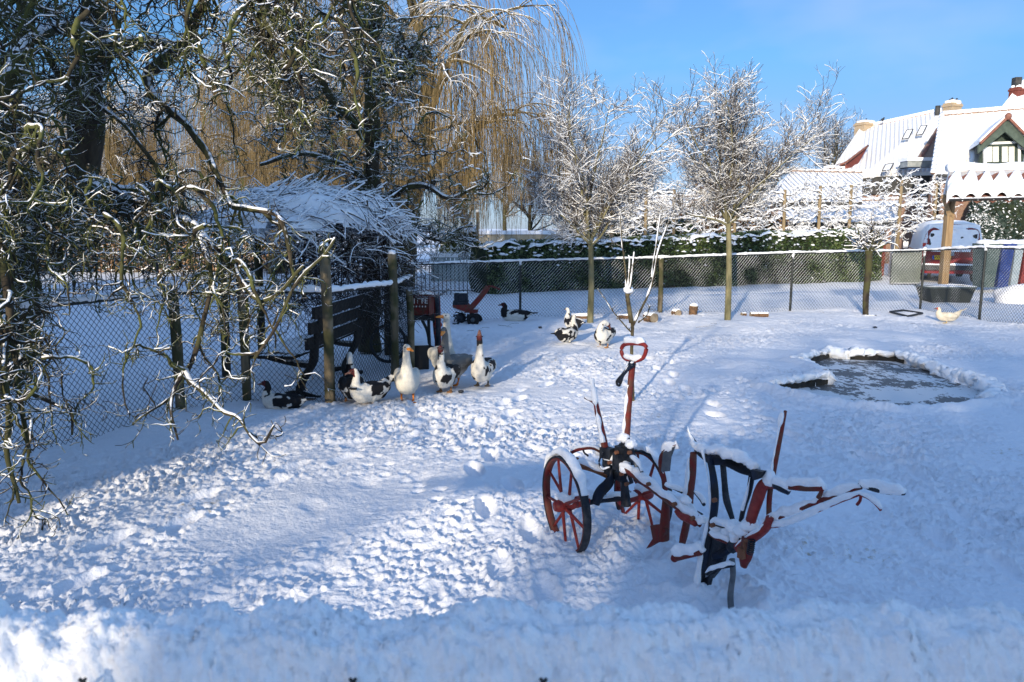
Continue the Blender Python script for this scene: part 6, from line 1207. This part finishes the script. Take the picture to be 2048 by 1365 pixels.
# ================================================================ the reversible plough
pa = np.array((.55, 4.2)); pd = np.array((.52, -.85)); pd = pd / np.linalg.norm(pd); pn_ = np.array((pd[1] * -1, pd[0])); pn_ = np.array((.85, .52)) / np.linalg.norm((.85, .52))
def Q(px, py, off=0.0):
    """point of the plough's own upright plane (off = metres toward the far wheel)"""
    r = ray(px, py); tt = ((pa @ pn_) + off) / (r[:2] @ pn_); return np.array((r[0] * tt, r[1] * tt, EYE + r[2] * tt))
def plough():
    t = thing('horse_plough', 'old red and black two wheeled horse plough standing in the snow', 'plough', (.55, 4.2, 0)); sb = MB(); N3 = (pn_[0], pn_[1], 0)
    def bar(name, pts, r, m, flat=None, snow=.035, up=None, sides=8, gap=.0, taper_=None, sw=1.0, smooth=True):
        p = line([q if len(q) == 3 and abs(q[0]) < 50 else Q(*q) for q in pts], step=.010, smooth=smooth); k = len(p)
        rr = np.interp(np.linspace(0, 1, k), np.linspace(0, 1, len(r)), r) if hasattr(r, '__len__') else np.full(k, r)
        rr = rr * (1 + .04 * wn(p, 25, 1)); b = MB(); b.tubes(p, rr[None], sides, flat=flat, up=up); o = b.build(name, m, t)
        if snow:
            f = flat[1] if flat else 1; snowcaps(sb, p, rr * (flat[0] if flat else 1) * .9, snow, 10, sw, seed=int(abs(p[0, 0]) * 97) % 17, nscale=13, thr=.93)
        return o
    bp = lambda x, y, o=0: Q(x, y, o)
    # wheels
    hubs = [np.array((.325, 4.02, .30)), np.array((.80, 4.33, .31))]; rads = (.272, .262)
    hubs[0] = P(1131, 1010, 4.03); hubs[1] = P(1284, 990, 4.34)
    for i, (h, rd) in enumerate(zip(hubs, rads)):
        lean = np.array((N3[0], N3[1], .05 if i == 0 else -.12)); lean = unit(lean)
        lean = unit(np.array((.93, .36, .04))) if i == 0 else unit(np.array((.90, .44, -.08)))
        b = MB(); b.ring(h, rd - .008, .010, lean, 72, 8, (2.3, .9)); w_ = b.build('wheel', M['redrust'], t)
        b = MB(); b.ring(h, rd + .004, .006, lean, 72, 8, (4.2, 1.0)); b.build('tyre', M['black'], w_)
        e1 = unit(np.cross(lean, (0, 0, 1.))); e2 = np.cross(e1, lean)
        for k in range(9): a_ = k * 2 * math.pi / 9 + .5; b = MB(); b.tubes(line([h + lean * .02 * (1 if k % 2 else -1), h + (rd - .015) * (math.cos(a_) * e1 + math.sin(a_) * e2)], 6), np.linspace(.011, .008, 6)[None], 6); b.build('spoke', M['red'], w_)
        b = MB(); b.tubes(line([h - lean * .07, h + lean * .07], 8), np.array([.026, .034, .038, .034, .034, .038, .034, .026])[None], 12); b.build('hub', M['red'], w_)
        a1 = np.linspace(.15 * np.pi, .85 * np.pi, 50); arc = h + (rd + .016) * (np.cos(a1)[:, None] * e1 + np.sin(a1)[:, None] * np.abs(e2) * np.sign(e2[2] if abs(e2[2]) > .1 else 1)); arc = h + (rd + .012) * (np.cos(a1)[:, None] * e1 + np.sin(a1)[:, None] * (e2 if e2[2] > 0 else -e2)); snowcaps(sb, arc, np.full(50, .022), .03, 10, 1.0, seed=i, nscale=20, thr=.98)
        sb.ball(h + (0, 0, .045), (.05, .05, .035), 14, 10, rough=.15, seed=i)
    bar('axle', [hubs[0], (hubs[0] + hubs[1]) / 2 + (0, 0, .01), hubs[1]], .021, M['blueblack'], (.9, 1.3), .02, smooth=False)
    bar('axle_sleeve', [hubs[0] + (.06, .035, 0), hubs[0] + (.13, .08, 0)], .034, M['red'], None, .012); bar('axle_sleeve', [hubs[1] - (.15, .09, 0), hubs[1] - (.05, .03, 0)], .032, M['red'], None, .02)
    # swan-necked bracket up from the axle, clamps
    bar('swan_bracket', [bp(1190, 1008, -.1), bp(1200, 985, -.08), bp(1218, 965, -.05), bp(1222, 940, -.03), bp(1220, 915)], [.026, .030, .026, .024], M['blueblack'], (.7, 1.1), .022)
    bar('upright', [bp(1252, 1012, .05), bp(1250, 985, .05), bp(1246, 940, .03), bp(1243, 905, 0)], [.036, .028, .026, .030], M['black'], (1.1, .8), 0)
    bar('front_arm', [bp(1150, 925, -.22), bp(1178, 932, -.15), bp(1208, 944, -.06), bp(1222, 952, -.02)], .026, M['brown'], (.5, 1.2), .03, smooth=False)
    bar('draw_rod', [bp(1143, 905, -.2), bp(1160, 898, -.18), bp(1185, 896, -.12), bp(1206, 906, -.05)], .012, M['redrust'], None, .018)
    bar('hook', [bp(1176, 912, -.12), bp(1168, 905, -.12), bp(1166, 893, -.12), bp(1172, 890, -.12), bp(1176, 896, -.12)], .006, M['black'], None, 0)
    # central screw block: a few angular castings
    for nm, x0, y0, x1, y1, r_, m_ in (('bracket', 1236, 925, 1250, 876, .036, 'black'), ('bracket', 1268, 930, 1256, 878, .026, 'blueblack'), ('bracket', 1224, 930, 1242, 890, .026, 'black'), ('bracket', 1276, 940, 1262, 900, .020, 'steel')):
        bar(nm, [bp(x0, y0), bp((x0 + x1) / 2 + 2, (y0 + y1) / 2), bp(x1, y1)], [r_, r_ * .8, r_ * .6], M[m_], (1.0, .6), 0)
    b = MB(); rz_ = math.atan2(pd[1], pd[0]); b.box(bp(1248, 902), (.085, .07, .05), rz_); b.box(bp(1244, 922, -.02), (.05, .10, .09), rz_); b.box(bp(1214, 906, -.06), (.07, .05, .06), rz_ + .3); b.box(bp(1218, 930, -.04), (.05, .06, .10), rz_); b.box(bp(1236, 950), (.10, .05, .05), rz_); b.build('screw_block', M['black'], t, smooth=False)
    b = MB()
    for x, y, o in ((1236, 905, -.05), (1262, 905, -.05), (1222, 925, -.08), (1246, 948, -.05), (1256, 968, -.03), (1300, 968, -.07), (1352, 1008, -.07), (1388, 1036, -.07), (1432, 1000, -.08), (1428, 1050, -.08)): q = bp(x, y, o); b.tubes(line([q, q - np.array(N3) * .02], 2), .011, 6)
    b.build('bolt_heads', M['brown'], t, smooth=False)
    bar('chain', [bp(1206, 906, -.1), bp(1198, 925, -.11), bp(1206, 940, -.1), bp(1220, 936, -.08)], .006, M['black'], None, .012); bar('small_crank', [bp(1262, 915, -.06), bp(1276, 928, -.07), bp(1284, 945, -.07)], .011, M['steel'], (1, .6), .015)
    for x, y, s_ in ((1246, 876, .04), (1208, 895, .045), (1216, 940, .05), (1262, 888, .035), (1226, 915, .055), (1250, 935, .045), (1200, 905, .03)): sb.ball(bp(x, y, -.02), (s_ * 1.0, s_, s_ * .7), 24, 16, rough=.10, seed=x)
    # depth handle with loop and hanging spanner
    bar('depth_handle', [bp(1253, 880), bp(1257, 820), bp(1262, 760), bp(1266, 722)], .0155, M['redrust'], (.8, 1.2), 0)
    lp = [bp(x, y) for x, y in ((1266, 722), (1250, 717), (1243, 704), (1246, 692), (1258, 688), (1280, 688), (1291, 692), (1292, 702), (1286, 716), (1272, 722), (1262, 722))]; p = line(lp, step=.008); b = MB(); b.tubes(p, .0115, 8); b.build('handle_loop', M['red'], t); snowcaps(sb, line([bp(1249, 690), bp(1266, 686), bp(1287, 690)], 30), np.full(30, .012), .028, 10, 1.1, nscale=20, thr=.98); snowcaps(sb, line([bp(1250, 716), bp(1268, 721), bp(1284, 717)], 24), np.full(24, .010), .026, 10, 1.0, nscale=20, thr=.98)
    bar('spanner', [bp(1238, 764, -.03), bp(1246, 750, -.03), bp(1258, 735, -.03), bp(1264, 727, -.03)], [.021, .011, .011, .019], M['blueblack'], (.6, 1.1), .012)
    b = MB(); b.ring(bp(1237, 766, -.035), .016, .007, N3, 16, 6, arc=(1.0, 5.6)); b.build('spanner_jaw', M['blueblack'], t)
    # left lever with fork
    bar('lever', [bp(1212, 905, -.06), bp(1205, 870, -.06), bp(1196, 830, -.06), bp(1190, 795, -.06), bp(1185, 763, -.06)], [.022, .019, .017, .014, .010], M['redrust'], (.6, 1.1), .0)
    bar('lever_fork', [bp(1193, 812, -.06), bp(1184, 803, -.06), bp(1170, 795, -.06)], .009, M['redrust'], None, .02)
    p = line([bp(1207, 885, -.07), bp(1197, 835, -.07), bp(1188, 775, -.07), bp(1184, 758, -.07)], 40); nzz = np.clip(.5 + .6 * wn(p, 30, 4), 0, 1.2); sb.tubes(p + (-.006, -.008, 0), (.0135 * nzz + .002)[None], 7)
    p = line([bp(1250, 870, -.01), bp(1254, 820, -.01), bp(1259, 770, -.01)], 40); nzz = np.clip(.45 + .6 * wn(p, 30, 6), 0, 1.1); sb.tubes(p + (-.010, -.002, 0), (.010 * nzz + .001)[None], 7)
    # beam: two parallel bars
    bar('beam', [bp(1238, 928, -.04), bp(1290, 965, -.04), bp(1345, 1005, -.04), bp(1402, 1046, -.04)], .020, M['redrust'], (.6, 1.3), .035, smooth=False)
    bar('beam', [bp(1240, 938, .06), bp(1300, 972, .06), bp(1350, 1004, .06), bp(1404, 1036, .06)], .018, M['blueblack'], (.6, 1.3), .035, smooth=False)
    bar('beam_clamp', [bp(1262, 968, .0), bp(1256, 948, .0), bp(1258, 930, .0)], .022, M['black'], (1.2, .6), .02)
    bar('quadrant', [bp(1352, 1022, -.06), bp(1362, 1032, -.06), bp(1376, 1038, -.06), bp(1392, 1048, -.06)], [.012, .02, .02, .016], M['red'], None, .0)
    # skimmer on a curved red shank: blade above, share below
    bar('skim_shank', [bp(1327, 1082, .05), bp(1330, 1040, .05), bp(1331, 1000, .05), bp(1328, 960, .05), bp(1322, 935, .05), bp(1323, 912, .05), bp(1334, 898, .05), bp(1352, 890, .05)], [.030, .026, .022, .014, .013, .013, .011, .004], M['redrust'], (.5, 1.2), .05)
    b = MB(); b.slab([bp(1326, 905, .04), bp(1349, 893, .04), bp(1341, 915, .04), bp(1338, 943, .04), bp(1322, 944, .04)], .008, direction=N3); b.build('skim_blade', M['steel'], t, smooth=False)
    b = MB(); b.slab([bp(1300, 1052, .03), bp(1318, 1050, .03), bp(1330, 1062, .03), bp(1322, 1082, .03), bp(1306, 1090, .03), bp(1292, 1098, .03), bp(1305, 1078, .03)], .03, direction=N3); b.build('skim_share', M['redrust'], t, smooth=False)
    # second red shank and foot bar
    bar('coulter_shank', [bp(1387, 905, .08), bp(1385, 940, .08), bp(1380, 985, .08), bp(1376, 1030, .08), bp(1366, 1080, .08), bp(1358, 1112, .08)], [.016, .021, .021, .022, .022, .012], M['redrust'], (.6, 1.2), 0)
    p = line([bp(1383, 915, .07), bp(1380, 960, .07), bp(1374, 1000, .07)], 40); sb.tubes(p + (-.016, -.002, 0), (.011 * np.clip(.6 + .5 * wn(p, 25, 6), .1, 1.2))[None], 7)
    bar('foot_bar', [bp(1350, 1116, -.12), bp(1375, 1110, -.10), bp(1402, 1104, -.08)], .017, M['redrust'], None, .055, smooth=False); b = MB(); b.ball(bp(1349, 1117, -.12), (.02, .02, .02), 10, 8); b.build('foot_knob', M['redrust'], t)
    bar('stay_rod', [bp(1330, 970, .0), bp(1350, 978, .02), bp(1365, 985, .05)], .008, M['black'], None, .02); bar('stay_rod', [bp(1390, 985, .06), bp(1402, 1000, .05), bp(1408, 1010, .03)], .009, M['black'], None, .02)
    # turned-over plough body on top: mouldboard with point, thick snow on it
    def plate(name, pts, th, m, snow=None, off=0):
        b = MB(); q = [bp(*p_) for p_ in pts]; b.slab(q, th, direction=N3); return b.build(name, m, t, smooth=False)
    # upper mouldboard: a curved sheet from the point (1372,850) to the heel (1522,948)
    top = line([bp(1370, 858, .10), bp(1392, 888, .09), bp(1412, 905, .05), bp(1440, 912, .02), bp(1478, 922, .0), bp(1520, 946, -.06)], 40); low = line([bp(1388, 902, .12), bp(1400, 915, .05), bp(1422, 930, -.03), bp(1448, 932, -.04), bp(1482, 948, -.04), bp(1518, 956, -.08)], 40)
    u = np.linspace(0, 1, 10)[None, :, None]; S_ = top[:, None] * (1 - u) + low[:, None] * u + np.sin(u * np.pi) * .02 * np.array(N3); b = MB(); b.grid(S_[..., 0], S_[..., 1], S_[..., 2]); S2 = S_ + np.array(N3) * .012; b.grid(S2[..., 0], S2[..., 1], S2[..., 2]); b.build('mouldboard', M['blueblack'], t)
    b2 = line([bp(1372, 852, .10), bp(1384, 880, .09), bp(1400, 896, .06), bp(1425, 900, .02), bp(1455, 905, .0), bp(1485, 918, -.01), bp(1512, 936, -.05)], step=.01); r_ = np.interp(np.linspace(0, 1, len(b2)), [0, .12, .3, .6, .85, 1], [.004, .012, .028, .033, .025, .014]) * (1 + .16 * wn(b2, 20, 3)); sb.tubes(b2, r_[None], 14, flat=(1.15, .9)); Wv = sb.v[-1]; sb.v[-1] = Wv + .006 * np.stack([wn(Wv, 60, 1), wn(Wv, 60, 2), wn(Wv, 60, 3)], -1)
    bar('landside', [bp(1418, 912, -.04), bp(1426, 950, -.04), bp(1430, 1000, -.04), bp(1424, 1050, -.04), bp(1412, 1110, -.04), bp(1402, 1160, -.04), bp(1397, 1195, -.04)], [.011, .013, .014, .013, .013, .015, .016], M['blueblack'], (.6, 1.6), 0)
    p = line([bp(1404, 900, -.06), bp(1414, 945, -.06), bp(1420, 1000, -.06), bp(1414, 1050, -.06), bp(1402, 1110, -.06), bp(1392, 1180, -.06), bp(1396, 1210, -.06)], 90); sb.tubes(p, (.013 * np.clip(.7 + .5 * wn(p, 16, 6), .1, 1.5))[None], 9)
    bar('frog', [bp(1446, 930, .0), bp(1449, 965, .0), bp(1453, 1000, .0), bp(1466, 1042, .0)], [.013, .012, .014, .009], M['black'], (.6, 1.4), 0)
    bar('stay', [bp(1504, 950, -.05), bp(1498, 985, -.04), bp(1488, 1015, -.03), bp(1482, 1042, -.02)], [.016, .014, .013, .012], M['blueblack'], (.7, 1.1), 0)
    p = line([bp(1500, 955, -.07), bp(1494, 985, -.06), bp(1484, 1020, -.05)], 40); sb.tubes(p, (.010 * np.clip(.7 + .4 * wn(p, 22, 2), .1, 1.3))[None], 7)
    b = MB(); b.slab([bp(1500, 940, -.08), bp(1524, 944, -.08), bp(1516, 958, -.08), bp(1506, 962, -.08)], .03, direction=N3); b.build('heel_plate', M['blueblack'], t, smooth=False)
    # cross bars between landside and the red head
    bar('cross_bar', [bp(1422, 1044, -.06), bp(1445, 1052, -.05), bp(1470, 1056, -.04)], .011, M['blueblack'], None, .028); bar('cross_bar', [bp(1420, 1066, -.05), bp(1432, 1074, -.04), bp(1446, 1080, -.04), bp(1470, 1090, -.02)], .014, M['redrust'], None, .03)
    # lower body in the snow
    plate('lower_body', [(1426, 1072, .02), (1455, 1078, .02), (1448, 1110, .02), (1440, 1135, .02), (1420, 1160, .02), (1402, 1196, .02), (1396, 1180, .02), (1410, 1130, .02)], .03, M['black'])
    plate('lower_share', [(1420, 1150, -.02), (1412, 1182, -.02), (1404, 1222, -.02), (1394, 1208, -.02), (1392, 1188, -.02), (1404, 1160, -.02)], .03, M['black'])
    bar('lower_stay', [bp(1414, 1148, -.08), bp(1425, 1140, -.08), bp(1440, 1135, -.08), bp(1466, 1130, -.08)], .011, M['blueblack'], None, .022)
    bar('lower_stay', [bp(1428, 1115, .02), bp(1445, 1108, .02), bp(1462, 1098, .02)], .020, M['blueblack'], None, .0)
    # turning head, red castings, spring
    bar('head_casting', [bp(1462, 1096, -.02), bp(1476, 1085, -.02), bp(1492, 1078, -.02)], [.034, .045, .036], M['black'], None, .0)
    bar('gear_casting', [bp(1494, 1076, -.08), bp(1494, 1098, -.08), bp(1489, 1118, -.08), bp(1487, 1134, -.08)], [.030, .038, .034, .018], M['redrust'], (1, .7), 0)
    b = MB(); b.ring(bp(1496, 1092, -.13), .022, .007, N3, 18, 6); b.box(bp(1484, 1106, -.11), (.03, .03, .05), rz_); b.build('gear_boss', M['brown'], t, smooth=False)
    b = MB(); h_ = np.linspace(0, 1, 90); s0, s1 = bp(1504, 1080, -.14), bp(1500, 1108, -.14); hp_ = s0 + (s1 - s0) * h_[:, None] + .014 * (np.cos(h_ * 44)[:, None] * np.array((pd[0], pd[1], 0)) + np.sin(h_ * 44)[:, None] * np.array(N3)); b.tubes(hp_, .003, 5); b.build('spring', M['black'], t)
    bar('red_head_arm', [bp(1478, 1098, -.06), bp(1498, 1080, -.06), bp(1516, 1068, -.06), bp(1534, 1052, -.06), bp(1540, 1035, -.06)], [.030, .026, .024, .018], M['red'], None, .03)
    bar('gooseneck', [bp(1497, 1066, -.04), bp(1502, 1040, -.04), bp(1512, 1008, -.04), bp(1524, 975, -.04), bp(1536, 966, -.04), bp(1552, 968, -.04)], [.024, .026, .027, .028, .025, .024], M['red'], (.7, 1.1), .045)
    bar('grip_block', [bp(1549, 967, -.05), bp(1562, 974, -.05), bp(1578, 982, -.05)], [.024, .026, .022], M['blueblack'], (.7, 1.0), .045)
    bar('upper_stay', [bp(1576, 974, -.05), bp(1610, 977, -.05), bp(1646, 977, -.05)], .014, M['redrust'], (.7, 1), .035, smooth=False); bar('stay_link', [bp(1644, 978, -.05), bp(1641, 988, -.05), bp(1636, 996, -.05)], .010, M['redrust'], None, .0)
    # tall rod
    bar('tall_rod', [bp(1541, 1050, .0), bp(1538, 1025, .0), bp(1540, 985, .0), bp(1550, 930, .0), bp(1560, 880, .0), bp(1571, 822, .0)], [.014, .013, .012, .011, .009, .007], M['redrust'], None, 0)
    p = line([bp(1540, 975, -.01), bp(1549, 925, -.01), bp(1560, 865, -.01), bp(1568, 825, -.01)], 70); sb.tubes(p + (-.009, -.002, 0), (.0085 * np.clip(.7 + .45 * wn(p, 30, 6), .1, 1.4))[None], 7)
    # long handle with grip, brake lever beneath
    bar('handle', [bp(1528, 1046, -.03), bp(1560, 1034, -.03), bp(1600, 1018, -.03), bp(1650, 998, -.03), bp(1700, 980, -.03), bp(1722, 974, -.03)], .010, M['redrust'], (.8, 1.1), .032)
    bar('handle_grip', [bp(1718, 968, -.03), bp(1740, 976, -.03), bp(1770, 982, -.03), bp(1808, 985, -.03)], [.008, .011, .013, .012], M['black'], None, .030)
    bar('brake_rod', [bp(1530, 1056, -.05), bp(1570, 1050, -.05), bp(1620, 1030, -.05), bp(1680, 1004, -.05), bp(1712, 992, -.05), bp(1722, 988, -.05)], .0062, M['red'], None, .022)
    bar('brake_lever', [bp(1720, 988, -.05), bp(1738, 996, -.05), bp(1752, 1008, -.05), bp(1762, 1022, -.05)], [.0085, .008, .008, .005], M['red'], None, .018); bar('lever_catch', [bp(1722, 990, -.05), bp(1720, 1002, -.05), bp(1714, 1010, -.05)], .006, M['red'], None, 0)
    # rear prop
    bar('prop_leg', [bp(1464, 1118, -.05), bp(1466, 1150, -.05), bp(1461, 1190, -.05), bp(1463, 1226, -.05)], [.015, .014, .015, .014], M['steel'], (.8, 1.1), 0)
    for x, y, s_ in ((1488, 1062, .05), (1476, 1074, .045), (1468, 1052, .045), (1455, 1062, .035), (1536, 1046, .03), (1432, 1056, .03), (1372, 1000, .03), (1404, 1040, .03), (1500, 1050, .045)): sb.ball(bp(x, y, -.03), (s_, s_ * .9, s_ * .7), 24, 16, rough=.10, seed=x)
    sb.build('snow_cover', M['fluff'], t)
plough()
for o in list(S.objects):
    if '_o' in o: del o['_o']
